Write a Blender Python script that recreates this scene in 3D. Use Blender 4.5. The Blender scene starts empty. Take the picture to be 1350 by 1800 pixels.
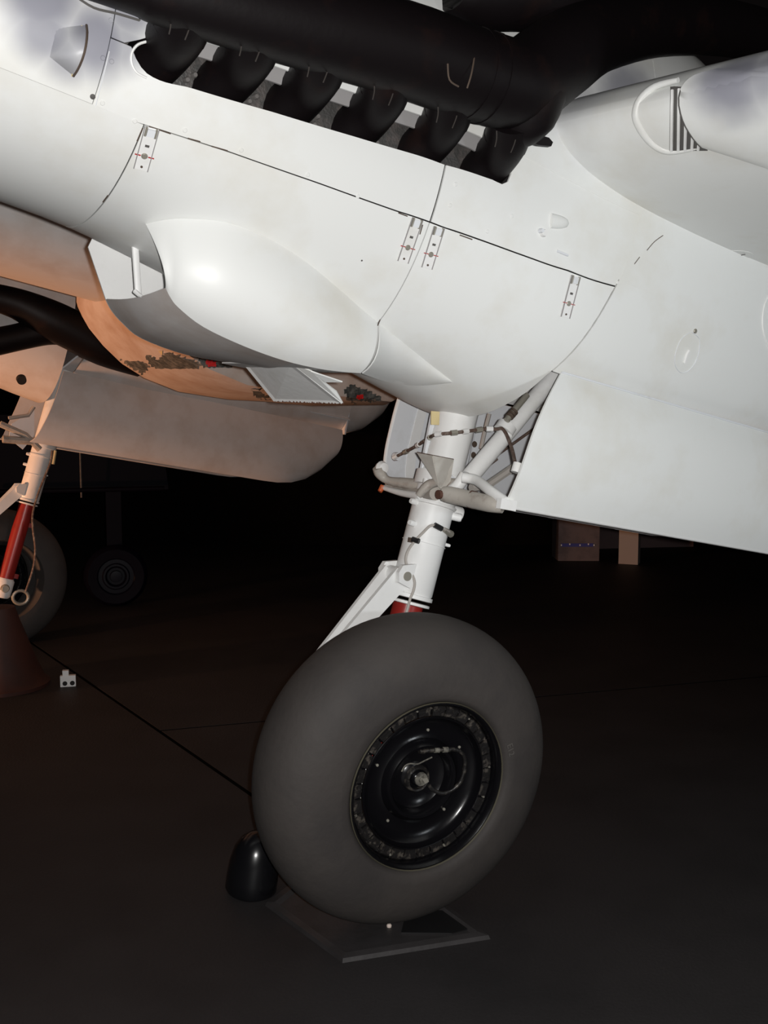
import bpy, bmesh, math, random
import numpy as np
from math import sin, cos, pi, radians, atan2, sqrt
from mathutils import Vector, Matrix
random.seed(4)
S = bpy.context.scene
COL = S.collection

# ------------------------------------------------------------------ camera, world, lights, exposure
FPX = 1750.0
PITCH = radians(5.5)
CAM = np.array([0.0, 0.0, 1.55])
cd = bpy.data.cameras.new('camera')
cam = bpy.data.objects.new('camera', cd)
COL.objects.link(cam)
cam.location = CAM
cam.rotation_euler = (pi / 2 - PITCH, 0, 0)
cd.sensor_fit = 'VERTICAL'
cd.sensor_height = 24.0
cd.lens = 24.0 * FPX / 1800.0
cd.clip_start = 0.02
S.camera = cam

w = bpy.data.worlds.new('dark_hall')
S.world = w
w.use_nodes = True
bg = w.node_tree.nodes['Background']
bg.inputs[0].default_value = (0.75, 0.62, 0.62, 1)
bg.inputs[1].default_value = 0.004

def lamp(name, kind, loc, energy, color, **kw):
    d = bpy.data.lights.new(name, kind)
    d.energy = energy
    d.color = color
    for k, v in kw.items():
        setattr(d, k, v)
    o = bpy.data.objects.new(name, d)
    COL.objects.link(o)
    o.location = loc
    return o

def aim(o, target):
    o.rotation_euler = (Vector(target) - o.location).to_track_quat('-Z', 'Y').to_euler()

lamp('camera_flash', 'POINT', (0.035, 0.0, 1.562), 285, (1.0, 0.985, 0.965), shadow_soft_size=0.012)
hl = lamp('hall_lamp', 'SPOT', (-5.6, 3.7, 0.20), 880, (1.0, 0.48, 0.25), shadow_soft_size=0.12, spot_size=radians(78), spot_blend=0.9)
aim(hl, (-1.6, 6.2, 1.35))

fill = lamp('right_fill_spot', 'SPOT', (3.3, 0.0, 1.5), 150, (0.90, 0.96, 1.0), shadow_soft_size=0.15, spot_size=radians(52), spot_blend=0.9)  # added fill from the right, no fixture known; lifts door and aft nacelle
aim(fill, (1.35, 3.1, 1.55))

S.view_settings.view_transform = 'Standard'
S.view_settings.look = 'None'
S.view_settings.gamma = 1.0
S.view_settings.use_curve_mapping = False
S.view_settings.exposure = 0.0

# ------------------------------------------------------------------ the airframe's own axes
# x runs aft, y to port (towards the photographer), z up, origin on the port leg's axle
_fw = np.array([0, cos(PITCH), -sin(PITCH)])
_up = np.array([0, sin(PITCH), cos(PITCH)])
_rt = np.array([1.0, 0, 0])
HEAD = radians(34)
TAIL = radians(10.5)
PORT = np.array([sin(HEAD), -cos(HEAD), 0])
_ah = np.array([cos(HEAD), sin(HEAD), 0])
AFT = _ah * cos(TAIL) - np.array([0, 0, sin(TAIL)])
UPB = _ah * sin(TAIL) + np.array([0, 0, cos(TAIL)])

def ray(px, py):
    return _fw + _rt * (px - 675) / FPX + _up * (900 - py) / FPX

ORG = CAM + ray(640, 1365) * 3.2
CAMB = np.array([(CAM - ORG) @ AFT, (CAM - ORG) @ PORT, (CAM - ORG) @ UPB])

def to_body(p):
    q = np.asarray(p) - ORG
    return np.array([q @ AFT, q @ PORT, q @ UPB])

def to_world(b):
    return ORG + AFT * b[0] + PORT * b[1] + UPB * b[2]

def rayb(px, py):
    r = ray(px, py)
    return np.array([r @ AFT, r @ PORT, r @ UPB])

def by(px, py, y):
    r = rayb(px, py)
    return CAMB + r * ((y - CAMB[1]) / r[1])

def bx(px, py, x):
    r = rayb(px, py)
    return CAMB + r * ((x - CAMB[0]) / r[0])

def floor_at(px, py, z=0.0):
    r = ray(px, py)
    return CAM + r * ((z - CAM[2]) / r[2])

GROUND = np.array([ORG[0], ORG[1], 0.0])
ROOT_M = Matrix(((AFT[0], -PORT[0], UPB[0], GROUND[0]), (AFT[1], -PORT[1], UPB[1], GROUND[1]),
                 (AFT[2], -PORT[2], UPB[2], GROUND[2]), (0, 0, 0, 1)))
_gb = to_body(GROUND)
PLAIN = lambda b: b
MAP = PLAIN
STBD_SHIFT = np.array([-0.20, 0, 0.05])
def starboard(b):
    return np.array([b[0], -4.2 - b[1], b[2]]) + STBD_SHIFT

# ------------------------------------------------------------------ materials
def mat(name, col, rough=0.5, metal=0.0, col2=None, scale=6.0, lo=0.45, hi=0.7, bump=0.0, bscale=60.0, spec=0.5, coat=0.0, stretch=None):
    m = bpy.data.materials.new(name)
    m.use_nodes = True
    nt = m.node_tree
    b = nt.nodes['Principled BSDF']
    b.inputs['Base Color'].default_value = (*col, 1)
    b.inputs['Roughness'].default_value = rough
    b.inputs['Metallic'].default_value = metal
    b.inputs['Specular IOR Level'].default_value = spec
    b.inputs['Coat Weight'].default_value = coat
    tc = nt.nodes.new('ShaderNodeTexCoord')
    src = tc.outputs['Object']
    if stretch:
        mp = nt.nodes.new('ShaderNodeMapping')
        mp.inputs['Scale'].default_value = stretch
        nt.links.new(src, mp.inputs['Vector'])
        src = mp.outputs[0]
    if col2 is not None:
        n = nt.nodes.new('ShaderNodeTexNoise')
        n.inputs['Scale'].default_value = scale
        n.inputs['Detail'].default_value = 6
        n.inputs['Roughness'].default_value = 0.6
        nt.links.new(src, n.inputs['Vector'])
        r = nt.nodes.new('ShaderNodeValToRGB')
        r.color_ramp.elements[0].position = lo
        r.color_ramp.elements[0].color = (*col, 1)
        r.color_ramp.elements[1].position = hi
        r.color_ramp.elements[1].color = (*col2, 1)
        nt.links.new(n.outputs['Fac'], r.inputs['Fac'])
        nt.links.new(r.outputs['Color'], b.inputs['Base Color'])
    if bump > 0:
        n2 = nt.nodes.new('ShaderNodeTexNoise')
        n2.inputs['Scale'].default_value = bscale
        n2.inputs['Detail'].default_value = 4
        nt.links.new(src, n2.inputs['Vector'])
        bp = nt.nodes.new('ShaderNodeBump')
        bp.inputs['Strength'].default_value = bump
        bp.inputs['Distance'].default_value = 0.01
        nt.links.new(n2.outputs['Fac'], bp.inputs['Height'])
        nt.links.new(bp.outputs['Normal'], b.inputs['Normal'])
    return m

def local(b):
    """point of the airframe in the root's own coordinates"""
    return (b[0] - _gb[0], -(b[1] - _gb[1]), b[2] - _gb[2])

def add_mottle(m, blobs, col):
    """soft sprayed camouflage blotches (centre, radius, strength) in the airframe's coordinates"""
    nt = m.node_tree
    b = nt.nodes['Principled BSDF']
    tc = nt.nodes.new('ShaderNodeTexCoord')
    nz = nt.nodes.new('ShaderNodeTexNoise')
    nz.inputs['Scale'].default_value = 9
    nt.links.new(tc.outputs['Object'], nz.inputs['Vector'])
    acc = None
    for c, rad, s in blobs:
        d = nt.nodes.new('ShaderNodeVectorMath'); d.operation = 'DISTANCE'
        nt.links.new(tc.outputs['Object'], d.inputs[0])
        d.inputs[1].default_value = local(c)
        ad = nt.nodes.new('ShaderNodeMath'); ad.operation = 'MULTIPLY_ADD'
        nt.links.new(nz.outputs['Fac'], ad.inputs[0]); ad.inputs[1].default_value = rad * 0.5
        nt.links.new(d.outputs['Value'], ad.inputs[2])
        mr = nt.nodes.new('ShaderNodeMapRange'); mr.interpolation_type = 'SMOOTHSTEP'
        mr.inputs['From Min'].default_value = rad * 1.6
        mr.inputs['From Max'].default_value = rad * 0.6
        mr.inputs['To Min'].default_value = 0
        mr.inputs['To Max'].default_value = s
        nt.links.new(ad.outputs[0], mr.inputs['Value'])
        if acc is None:
            acc = mr.outputs[0]
        else:
            mx = nt.nodes.new('ShaderNodeMath'); mx.operation = 'MAXIMUM'
            nt.links.new(acc, mx.inputs[0]); nt.links.new(mr.outputs[0], mx.inputs[1])
            acc = mx.outputs[0]
    mix = nt.nodes.new('ShaderNodeMixRGB')
    prev = b.inputs['Base Color'].links[0].from_socket
    nt.links.new(acc, mix.inputs[0]); nt.links.new(prev, mix.inputs[1])
    mix.inputs[2].default_value = (*col, 1)
    nt.links.new(mix.outputs[0], b.inputs['Base Color'])

M = {}
M['paint'] = mat('pale_grey_paint', (0.78, 0.79, 0.775), 0.42, 0, (0.70, 0.685, 0.63), 3.2, 0.5, 0.78, 0.05, 5, 0.4)
M['paint2'] = mat('pale_grey_plain', (0.78, 0.78, 0.77), 0.45, 0, (0.66, 0.65, 0.61), 9, 0.55, 0.8, 0.08, 40, 0.4)
M['well'] = mat('well_paint', (0.72, 0.74, 0.77), 0.5, 0, (0.58, 0.58, 0.57), 7, 0.55, 0.8, 0.05, 40, 0.4)
M['grime'] = mat('worn_linkage_paint', (0.42, 0.39, 0.35), 0.5, 0, (0.24, 0.19, 0.16), 16, 0.5, 0.72, 0.1, 60)
M['guard'] = mat('guard_paint', (0.60, 0.57, 0.52), 0.5, 0, (0.48, 0.44, 0.39), 14)
M['dark'] = mat('dark_recess', (0.012, 0.010, 0.010), 0.8)
M['soot'] = mat('sooty_exhaust_steel', (0.0045, 0.003, 0.0035), 0.5, 0, (0.013, 0.006, 0.005), 8, 0.55, 0.8, 0.08, 30, 0.22)
M['rustscratch'] = mat('bare_rusty_seam', (0.085, 0.06, 0.045), 0.6)
M['bead'] = mat('grey_weld_bead', (0.045, 0.038, 0.034), 0.6)
M['engine'] = mat('engine_grey', (0.05, 0.048, 0.046), 0.5, 0, (0.10, 0.085, 0.08), 30, 0.45, 0.7, 0.3, 150)
M['stud'] = mat('engine_stud_steel', (0.13, 0.12, 0.115), 0.5)
M['strip'] = mat('grey_metal_strip', (0.30, 0.29, 0.29), 0.45, 0.0)
M['rubber'] = mat('tyre_rubber', (0.046, 0.040, 0.037), 0.72, 0, (0.034, 0.030, 0.029), 5, 0.4, 0.7, 0.12, 45, 0.35)
M['rim'] = mat('black_wheel_enamel', (0.0035, 0.0033, 0.0042), 0.22, 0, None, bump=0.04, bscale=30)
M['rimworn'] = mat('worn_black_rim', (0.010, 0.009, 0.009), 0.4, 0, (0.075, 0.065, 0.055), 42, 0.52, 0.66, 0.25, 90)
M['rimedge'] = mat('bare_rim_edge', (0.075, 0.068, 0.048), 0.45)
M['metal'] = mat('dull_metal', (0.35, 0.33, 0.28), 0.4, 0.4)
M['hubmetal'] = mat('hub_metal', (0.20, 0.19, 0.16), 0.4, 0.0, (0.06, 0.055, 0.05), 50, 0.4, 0.65)
M['red'] = mat('red_oleo_paint', (0.26, 0.020, 0.016), 0.32, 0, (0.18, 0.02, 0.016), 14, 0.5, 0.8)
M['redmark'] = mat('red_mark', (0.40, 0.02, 0.02), 0.6)
M['brightred'] = mat('bright_red_plug', (0.62, 0.012, 0.012), 0.6)
M['orange'] = mat('orange_tip', (0.55, 0.11, 0.03), 0.5)
M['brown'] = mat('brown_bungee', (0.10, 0.062, 0.048), 0.8, 0, (0.26, 0.22, 0.19), 60, 0.5, 0.7)
M['yellow'] = mat('cream_tag', (0.62, 0.50, 0.26), 0.6)
M['hose'] = mat('grey_hose', (0.40, 0.37, 0.34), 0.5)
M['black'] = mat('black_rubber', (0.007, 0.0065, 0.007), 0.5)
M['gloss'] = mat('gloss_black', (0.005, 0.005, 0.006), 0.24)
M['darkgloss'] = mat('dark_wheel_gloss', (0.002, 0.002, 0.005), 0.25, spec=0.2)
M['chip'] = mat('chipped_paint_brown', (0.085, 0.035, 0.022), 0.8)
M['patch'] = mat('scorched_patch', (0.045, 0.050, 0.048), 0.8, 0, (0.17, 0.17, 0.155), 26, 0.42, 0.68, 0.5, 60)
M['fuselage'] = mat('warm_dimmed_paint', (0.66, 0.62, 0.60), 0.5, 0, (0.54, 0.46, 0.41), 4, 0.45, 0.75, 0.05, 20, 0.4)  # duller, pinker copy of the pale paint; warm light and shade put into colour
M['tray'] = mat('warm_browned_paint', (0.56, 0.48, 0.43), 0.55, 0, (0.42, 0.30, 0.23), 5, 0.42, 0.72, 0.08, 30, 0.4)  # pale belly paint browned, the orange hall light put into its colour
M['grille'] = mat('louvre_shadow', (0.09, 0.085, 0.08), 0.7)
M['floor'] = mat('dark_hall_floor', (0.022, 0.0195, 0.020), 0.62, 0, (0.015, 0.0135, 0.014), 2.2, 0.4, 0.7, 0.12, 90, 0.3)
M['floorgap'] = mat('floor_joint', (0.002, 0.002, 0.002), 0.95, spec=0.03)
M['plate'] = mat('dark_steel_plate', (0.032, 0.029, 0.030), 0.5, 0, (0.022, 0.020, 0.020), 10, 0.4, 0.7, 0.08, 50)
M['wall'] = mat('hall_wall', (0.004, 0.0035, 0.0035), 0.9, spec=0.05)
M['partition'] = mat('low_partition', (0.15, 0.10, 0.10), 0.85, 0, (0.10, 0.07, 0.07), 1.2)
M['column'] = mat('painted_column', (0.36, 0.33, 0.32), 0.7)
M['board'] = mat('display_board', (0.15, 0.125, 0.135), 0.6, 0, (0.10, 0.085, 0.095), 8)
M['blue'] = mat('display_blue', (0.05, 0.06, 0.30), 0.5)
M['whitedot'] = mat('display_white', (0.9, 0.95, 1.0), 0.4)
M['cone'] = mat('dark_red_stand', (0.040, 0.010, 0.006), 0.7, 0, (0.022, 0.006, 0.004), 6)
M['pebble'] = mat('pale_pebble', (0.62, 0.52, 0.46), 0.7)
M['machine'] = mat('dark_machine_paint', (0.0022, 0.002, 0.0045), 0.5, spec=0.04)

# ------------------------------------------------------------------ mesh helpers
def link(name, me, parent):
    o = bpy.data.objects.new(name, me)
    COL.objects.link(o)
    if parent is not None:
        o.parent = parent
    return o

def mk(name, verts, faces, m, parent=None, body=True, smooth=True, angle=38, fix=True):
    """one mesh object; verts in the airframe's axes (body) or in the hall's (not body)"""
    if body:
        vs = [local(MAP(np.asarray(v))) for v in verts]
    else:
        vs = [tuple(v) for v in verts]
    me = bpy.data.meshes.new(name)
    me.from_pydata(vs, [], faces)
    if fix:
        bm = bmesh.new(); bm.from_mesh(me)
        bmesh.ops.remove_doubles(bm, verts=bm.verts, dist=1e-5)
        bmesh.ops.recalc_face_normals(bm, faces=bm.faces)
        bm.to_mesh(me); bm.free()
    me.materials.append(m)
    if smooth:
        me.polygons.foreach_set('use_smooth', [True] * len(me.polygons))
        me.set_sharp_from_angle(angle=radians(angle))
    me.update()
    return link(name, me, parent)

class G:
    """collects geometry for one mesh"""
    def __init__(s): s.v = []; s.f = []
    def add(s, v, f):
        k = len(s.v)
        s.v += [np.asarray(p, float) for p in v]
        s.f += [tuple(i + k for i in q) for q in f]
        return s
    def mk(s, name, m, parent=None, **kw): return mk(name, s.v, s.f, m, parent, **kw)

def unit(v):
    v = np.asarray(v, float)
    return v / (np.linalg.norm(v) + 1e-12)

def loft(rings, cap=True, closed=True):
    n = len(rings[0]); v = [p for r in rings for p in r]; f = []
    for i in range(len(rings) - 1):
        for j in range(n if closed else n - 1):
            a = i * n + j; b = i * n + (j + 1) % n
            f.append((a, b, b + n, a + n))
    if cap:
        f.append(tuple(range(n)))
        f.append(tuple(range((len(rings) - 1) * n, len(rings) * n)))
    return v, f

def smooth_path(pts, k=5):
    """Catmull-Rom through the points (any number of components)"""
    P = [np.asarray(p, float) for p in pts]
    out = []
    for i in range(len(P) - 1):
        a = P[max(i - 1, 0)]; b = P[i]; c = P[i + 1]; d = P[min(i + 2, len(P) - 1)]
        for j in range(k):
            t = j / k
            out.append(0.5 * (2 * b + (c - a) * t + (2 * a - 5 * b + 4 * c - d) * t * t + (3 * b - a - 3 * c + d) * t ** 3))
    out.append(P[-1])
    return out

def tube(pts, rad, n=12, cap=True, flat=1.0, ref=None):
    pts = [np.asarray(p, float) for p in pts]
    if np.isscalar(rad): rad = [rad] * len(pts)
    rings = []
    u = None
    for i, p in enumerate(pts):
        t = unit(pts[min(i + 1, len(pts) - 1)] - pts[max(i - 1, 0)])
        if u is None:
            r0 = np.array(ref if ref is not None else ([0, 0, 1] if abs(t[2]) < 0.9 else [1, 0, 0]), float)
            u = unit(r0 - t * (r0 @ t))
        else:
            u = unit(u - t * (u @ t))
        v = np.cross(t, u)
        rings.append([p + rad[i] * (cos(a) * u + sin(a) * v * flat) for a in np.linspace(0, 2 * pi, n, endpoint=False)])
    return loft(rings, cap)

def spath(pts, rad, k=5, n=12, **kw):
    q = smooth_path([list(p) + [r] for p, r in zip(pts, rad if not np.isscalar(rad) else [rad] * len(pts))], k)
    return tube([p[:3] for p in q], [p[3] for p in q], n, **kw)

def lathe(prof, c, axis, n=48, cap=False):
    """profile of (radius, distance along axis)"""
    a = unit(axis); u = unit(np.cross(a, [0, 0, 1] if abs(a[2]) < 0.9 else [1, 0, 0])); v = np.cross(a, u)
    c = np.asarray(c, float)
    rings = [[c + a * h + r * (cos(t) * u + sin(t) * v) for t in np.linspace(0, 2 * pi, n, endpoint=False)] for r, h in prof]
    return loft(rings, cap)

def box(c, ax, ay, az, dx, dy, dz, taper=1.0):
    c = np.asarray(c, float); v = []
    for k in (-1, 1):
        s = taper if k > 0 else 1.0
        for i, j in ((-1, -1), (1, -1), (1, 1), (-1, 1)):
            v.append(c + np.asarray(ax) * i * dx / 2 * s + np.asarray(ay) * j * dy / 2 * s + np.asarray(az) * k * dz / 2)
    return v, [(0, 3, 2, 1), (4, 5, 6, 7), (0, 1, 5, 4), (1, 2, 6, 5), (2, 3, 7, 6), (3, 0, 4, 7)]

def slab(pts, th, nrm=None):
    """polygon given a thickness"""
    P = [np.asarray(p, float) for p in pts]
    if nrm is None:
        nrm = np.zeros(3); c = sum(P) / len(P)
        for i in range(len(P)):
            nrm = nrm + np.cross(P[i] - c, P[(i + 1) % len(P)] - c)
    nrm = unit(nrm); n = len(P)
    v = [p + nrm * th / 2 for p in P] + [p - nrm * th / 2 for p in P]
    return v, [tuple(range(n)), tuple(range(2 * n - 1, n - 1, -1))] + [(i, (i + 1) % n, (i + 1) % n + n, i + n) for i in range(n)]

def shell(grid, nrm, th):
    """grid of points (rows x cols) with normals -> closed sheet"""
    R = len(grid); C = len(grid[0])
    v = [grid[i][j] for i in range(R) for j in range(C)] + [grid[i][j] - nrm[i][j] * th for i in range(R) for j in range(C)]
    K = R * C; f = []
    for i in range(R - 1):
        for j in range(C - 1):
            a = i * C + j
            f.append((a, a + 1, a + 1 + C, a + C)); f.append((a + K, a + C + K, a + 1 + C + K, a + 1 + K))
    rim = [j for j in range(C)] + [i * C + C - 1 for i in range(1, R)] + [(R - 1) * C + j for j in range(C - 2, -1, -1)] + [i * C for i in range(R - 2, 0, -1)]
    for i in range(len(rim)):
        a = rim[i]; b = rim[(i + 1) % len(rim)]
        f.append((a, b, b + K, a + K))
    return v, f

def gridnormals(g, out):
    R = len(g); C = len(g[0]); N_ = []
    for i in range(R):
        row = []
        for j in range(C):
            a = g[min(i + 1, R - 1)][j] - g[max(i - 1, 0)][j]; b = g[i][min(j + 1, C - 1)] - g[i][max(j - 1, 0)]
            n = unit(np.cross(a, b))
            row.append(n if n @ np.asarray(out, float) > 0 else -n)
        N_.append(row)
    return N_

def sheet(g, out, th):
    return shell(g, gridnormals(g, out), th)

def empty(name, label, cat, loc=None, mtx=None, group=None):
    o = bpy.data.objects.new(name, None)
    COL.objects.link(o)
    o.empty_display_size = 0.1
    if mtx is not None: o.matrix_world = mtx
    elif loc is not None: o.location = tuple(loc)
    o['label'] = label; o['category'] = cat
    if group: o['group'] = group
    return o

def tag(o, label, cat):
    o['label'] = label; o['category'] = cat
    return o

def struct(o):
    o['kind'] = 'structure'
    return o

# ------------------------------------------------------------------ nacelle surface
NX = [-2.4, -2.1, -1.8, -1.5, -1.15, -.75, -.36, -.1, .14, .3, .7, 1.2, 2.0, 3.0]
def tab(v):
    xs = np.linspace(-2.6, 3.2, 233); y = np.interp(xs, NX, v)
    k = np.ones(9) / 9; yp = np.pad(y, 4, mode='edge'); y = np.convolve(yp, k, 'valid')
    return lambda x: float(np.interp(x, xs, y))
fW = tab([.33, .385, .42, .445, .45, .45, .45, .455, .465, .47, .47, .465, .43, .38])
fC = tab([1.80, 1.80, 1.80, 1.80, 1.80, 1.825, 1.85, 1.815, 1.77, 1.75, 1.75, 1.75, 1.77, 1.8])
fB = tab([1.56, 1.53, 1.505, 1.485, 1.463, 1.38, 1.29, 1.235, 1.19, 1.19, 1.20, 1.21, 1.28, 1.42])
fT = tab([2.12, 2.24, 2.36, 2.44, 2.50, 2.55, 2.58, 2.60, 2.63, 2.65, 2.66, 2.5, 2.25, 2.1])
fE = tab([2, 2, 2, 2, 2, 2, 2, 2.15, 2.35, 2.4, 2.6, 2.6, 2.5, 2.4])
def N(x, ph, off=0.0):
    def q(x, ph):
        e = 2.0 / fE(x); s = sin(ph); c = cos(ph); zc = fC(x)
        H = (zc - fB(x)) if c > 0 else (fT(x) - zc)
        return np.array([x, fW(x) * math.copysign(abs(s) ** e, s), zc - H * math.copysign(abs(c) ** e, c)])
    p = q(x, ph)
    if off == 0: return p
    return p + Nn(x, ph) * off
def Nn(x, ph):
    h = 1e-3
    a = N(x + h, ph) - N(x - h, ph); b = N(x, ph + h) - N(x, ph - h)
    n = unit(np.cross(a, b))
    o = np.array([0, N(x, ph)[1], N(x, ph)[2] - fC(x)])
    return n if n @ o > 0 else -n
def Finside(b):
    x = b[0]; zc = fC(x); H = (zc - fB(x)) if b[2] < zc else (fT(x) - zc); e = fE(x)
    return abs(b[1] / fW(x)) ** e + abs((b[2] - zc) / H) ** e - 1
def hit(px, py):
    """where the line of sight through a point of the photograph meets the nacelle -> (x, phi)"""
    r = rayb(px, py); t0 = 1.2; prev = None; best = (9, 0)
    for t in np.linspace(1.2, 5.5, 430):
        b = CAMB + r * t; F = Finside(b)
        if F < best[0]: best = (F, t)
        if F < 0:
            lo, hi = prev, t
            for _ in range(30):
                m = (lo + hi) / 2
                if Finside(CAMB + r * m) < 0: hi = m
                else: lo = m
            best = (0, hi); break
        prev = t
    b = CAMB + r * best[1]; x = b[0]; zc = fC(x); e = fE(x) / 2
    H = (zc - fB(x)) if b[2] < zc else (fT(x) - zc)
    c = math.copysign(abs((zc - b[2]) / H) ** e, zc - b[2]); s = math.copysign(abs(b[1] / fW(x)) ** e, b[1])
    return x, atan2(s, c)
def hp(px, py, off=0.0):
    x, ph = hit(px, py)
    return N(x, ph, off)
def hpn(px, py):
    x, ph = hit(px, py)
    return N(x, ph), Nn(x, ph)
def curve(pts):
    h = sorted(hit(*p) for p in pts)
    X = [a for a, b in h]; Y = [b for a, b in h]
    return lambda x: float(np.interp(x, X, Y))
def patch(xl, xr, plo, phi_, nu, nv, th=0.006, off=0.0, gap=0.0022):
    """panel of the nacelle skin between x limits (functions of phi) and phi limits (functions of x)"""
    g = []; nr = []
    ga = gap / 0.45
    for j in range(nv + 1):
        v = j / nv; row = []; rn = []
        for i in range(nu + 1):
            u = i / nu
            ph = None; x = -0.5
            for _ in range(6):
                lo = plo(x) + ga; hi = phi_(x) - ga
                ph = lo + (hi - lo) * v
                x = xl(ph) + gap + (xr(ph) - xl(ph) - 2 * gap) * u
            row.append(N(x, ph, off)); rn.append(Nn(x, ph))
        g.append(row); nr.append(rn)
    return shell(g, nr, th)
K = lambda c: (lambda _: c)
D = radians

phS = curve([(230, 212), (400, 266), (560, 322), (700, 372), (780, 400), (900, 442), (1000, 476), (1088, 505)])     # long horizontal joint
phL = curve([(255, 137), (330, 152), (480, 196), (620, 238), (780, 288), (870, 316)])                              # lower lip of the exhaust slot
phU = curve([(300, 60), (385, 83), (510, 128), (625, 166), (740, 205), (840, 240)])                                # upper lip
SLOT0 = hit(232, 105)[0]; SLOT1 = hit(905, 303)[0]
def xseam2(ph): return -0.36
def xrim(ph): return float(np.interp(abs(ph), [0, D(25), D(45), D(60), D(75), D(90), D(105), D(180)], [.14, .165, .20, .25, .295, .35, .40, .45]))
def slot_lo(x):
    r = 0.10; a = phL(x); m = (phL(SLOT0) + phU(SLOT0)) / 2
    if x <= SLOT0: return m
    if x < SLOT0 + r:
        return m + (a - m) * sqrt(max(0, 1 - (1 - (x - SLOT0) / r) ** 2))
    mr = phL(SLOT1) + .13
    if x >= SLOT1: return mr
    if x > SLOT1 - 0.05: return mr + (phL(SLOT1) - mr) * sqrt(max(0, 1 - (1 - (SLOT1 - x) / 0.05) ** 2))
    return a
def slot_hi(x):
    r = 0.10; a = phU(x); m = (phL(SLOT0) + phU(SLOT0)) / 2
    if x <= SLOT0 or x >= SLOT1: return m
    if x < SLOT0 + r: return m + (a - m) * sqrt(max(0, 1 - (1 - (x - SLOT0) / r) ** 2))
    return a
XS = -1.27

# ------------------------------------------------------------------ hall: floor, back wall
def line_side(p, q, s): return lambda a: ((q[0] - p[0]) * (a[1] - p[1]) - (q[1] - p[1]) * (a[0] - p[0])) * s
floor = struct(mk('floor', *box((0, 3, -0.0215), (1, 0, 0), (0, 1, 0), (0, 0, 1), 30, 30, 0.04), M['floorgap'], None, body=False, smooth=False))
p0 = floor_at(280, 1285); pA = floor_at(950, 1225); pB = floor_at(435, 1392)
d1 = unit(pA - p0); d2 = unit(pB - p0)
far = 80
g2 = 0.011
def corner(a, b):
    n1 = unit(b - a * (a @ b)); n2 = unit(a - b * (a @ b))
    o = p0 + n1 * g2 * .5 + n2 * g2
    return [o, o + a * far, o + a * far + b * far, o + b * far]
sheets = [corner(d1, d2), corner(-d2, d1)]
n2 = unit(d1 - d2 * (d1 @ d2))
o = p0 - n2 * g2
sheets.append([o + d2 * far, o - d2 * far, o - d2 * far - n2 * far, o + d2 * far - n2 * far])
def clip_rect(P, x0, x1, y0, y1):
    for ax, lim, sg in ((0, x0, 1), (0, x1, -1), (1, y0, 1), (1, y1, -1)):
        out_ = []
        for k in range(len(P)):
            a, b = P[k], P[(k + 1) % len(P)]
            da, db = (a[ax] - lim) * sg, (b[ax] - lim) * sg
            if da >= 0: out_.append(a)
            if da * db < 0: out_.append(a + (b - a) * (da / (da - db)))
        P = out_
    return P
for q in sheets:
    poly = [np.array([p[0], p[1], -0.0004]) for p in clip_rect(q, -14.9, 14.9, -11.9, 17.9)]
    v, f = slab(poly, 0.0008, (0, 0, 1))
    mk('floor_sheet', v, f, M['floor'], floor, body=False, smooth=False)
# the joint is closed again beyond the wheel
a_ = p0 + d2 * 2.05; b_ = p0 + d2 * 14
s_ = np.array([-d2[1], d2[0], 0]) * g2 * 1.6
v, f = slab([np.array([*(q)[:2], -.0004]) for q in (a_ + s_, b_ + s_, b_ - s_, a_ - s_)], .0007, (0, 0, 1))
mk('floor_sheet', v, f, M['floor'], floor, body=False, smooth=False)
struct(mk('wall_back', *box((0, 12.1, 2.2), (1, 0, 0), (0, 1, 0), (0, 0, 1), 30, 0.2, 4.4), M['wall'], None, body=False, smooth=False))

# ------------------------------------------------------------------ the aircraft
air = empty('aircraft', 'pale grey twin-engined propeller aircraft with black exhaust pipes, standing on its wheels', 'aircraft', mtx=ROOT_M)

WL = [(0, 0), (.006, -.020), (.025, -.043), (.06, -.068), (.12, -.093), (.2, -.113), (.32, -.130), (.5, -.140), (.8, -.143), (1.3, -.125), (1.9, -.08), (2.4, -.01)]
WU = [(2.4, .005), (1.8, .13), (1.2, .21), (.8, .235), (.5, .23), (.3, .195), (.15, .14), (.06, .09), (.02, .045), (.004, .02)]
def le(y):
    d = y - .45
    return np.array([0.0 + .13 * d, y, 2.022 - .015 * d])
def wing_low(x, y):
    l = le(y)
    return l[2] + float(np.interp(x - l[0], [a for a, b in WL2], [b for a, b in WL2]))
WLs = smooth_path(WL, 4); WUs = smooth_path(WU, 3)
WL2 = [(a, b) for a, b in WLs]
def whit(px, py):
    r = rayb(px, py); prev = 0.8
    for t in np.linspace(.8, 5, 500):
        b = CAMB + r * t; l = le(b[1])
        if b[0] > l[0] and b[2] > wing_low(b[0], b[1]):
            lo, hi = prev, t
            for _ in range(30):
                m = (lo + hi) / 2; c = CAMB + r * m
                if c[0] > le(c[1])[0] and c[2] > wing_low(c[0], c[1]): hi = m
                else: lo = m
            return CAMB + r * hi
        prev = t
    return CAMB + r * 2.4
def wn(p):
    h = .004
    return unit(np.array([(wing_low(p[0] + h, p[1]) - wing_low(p[0] - h, p[1])) / (2 * h), (wing_low(p[0], p[1] + h) - wing_low(p[0], p[1] - h)) / (2 * h), -1.0]))
mott = [(N(*hit(74, -5)), .10, .8), (N(*hit(76, 50)), .07, .75), (N(*hit(172, 70)), .085, .8), (N(*hit(120, 100)), .06, .6), (N(*hit(215, 78)), .065, .6), (N(*hit(225, 20)), .07, .7), (N(*hit(150, 20)), .06, .4),
        (whit(1290, 138), .11, .8), (whit(1345, 120), .10, .7), (np.array([.10, .47, 2.08]), .14, .4), (np.array([.3, .42, 2.2]), .16, .7)]
add_mottle(M['paint'], mott, (0.13, 0.13, 0.185))

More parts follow.
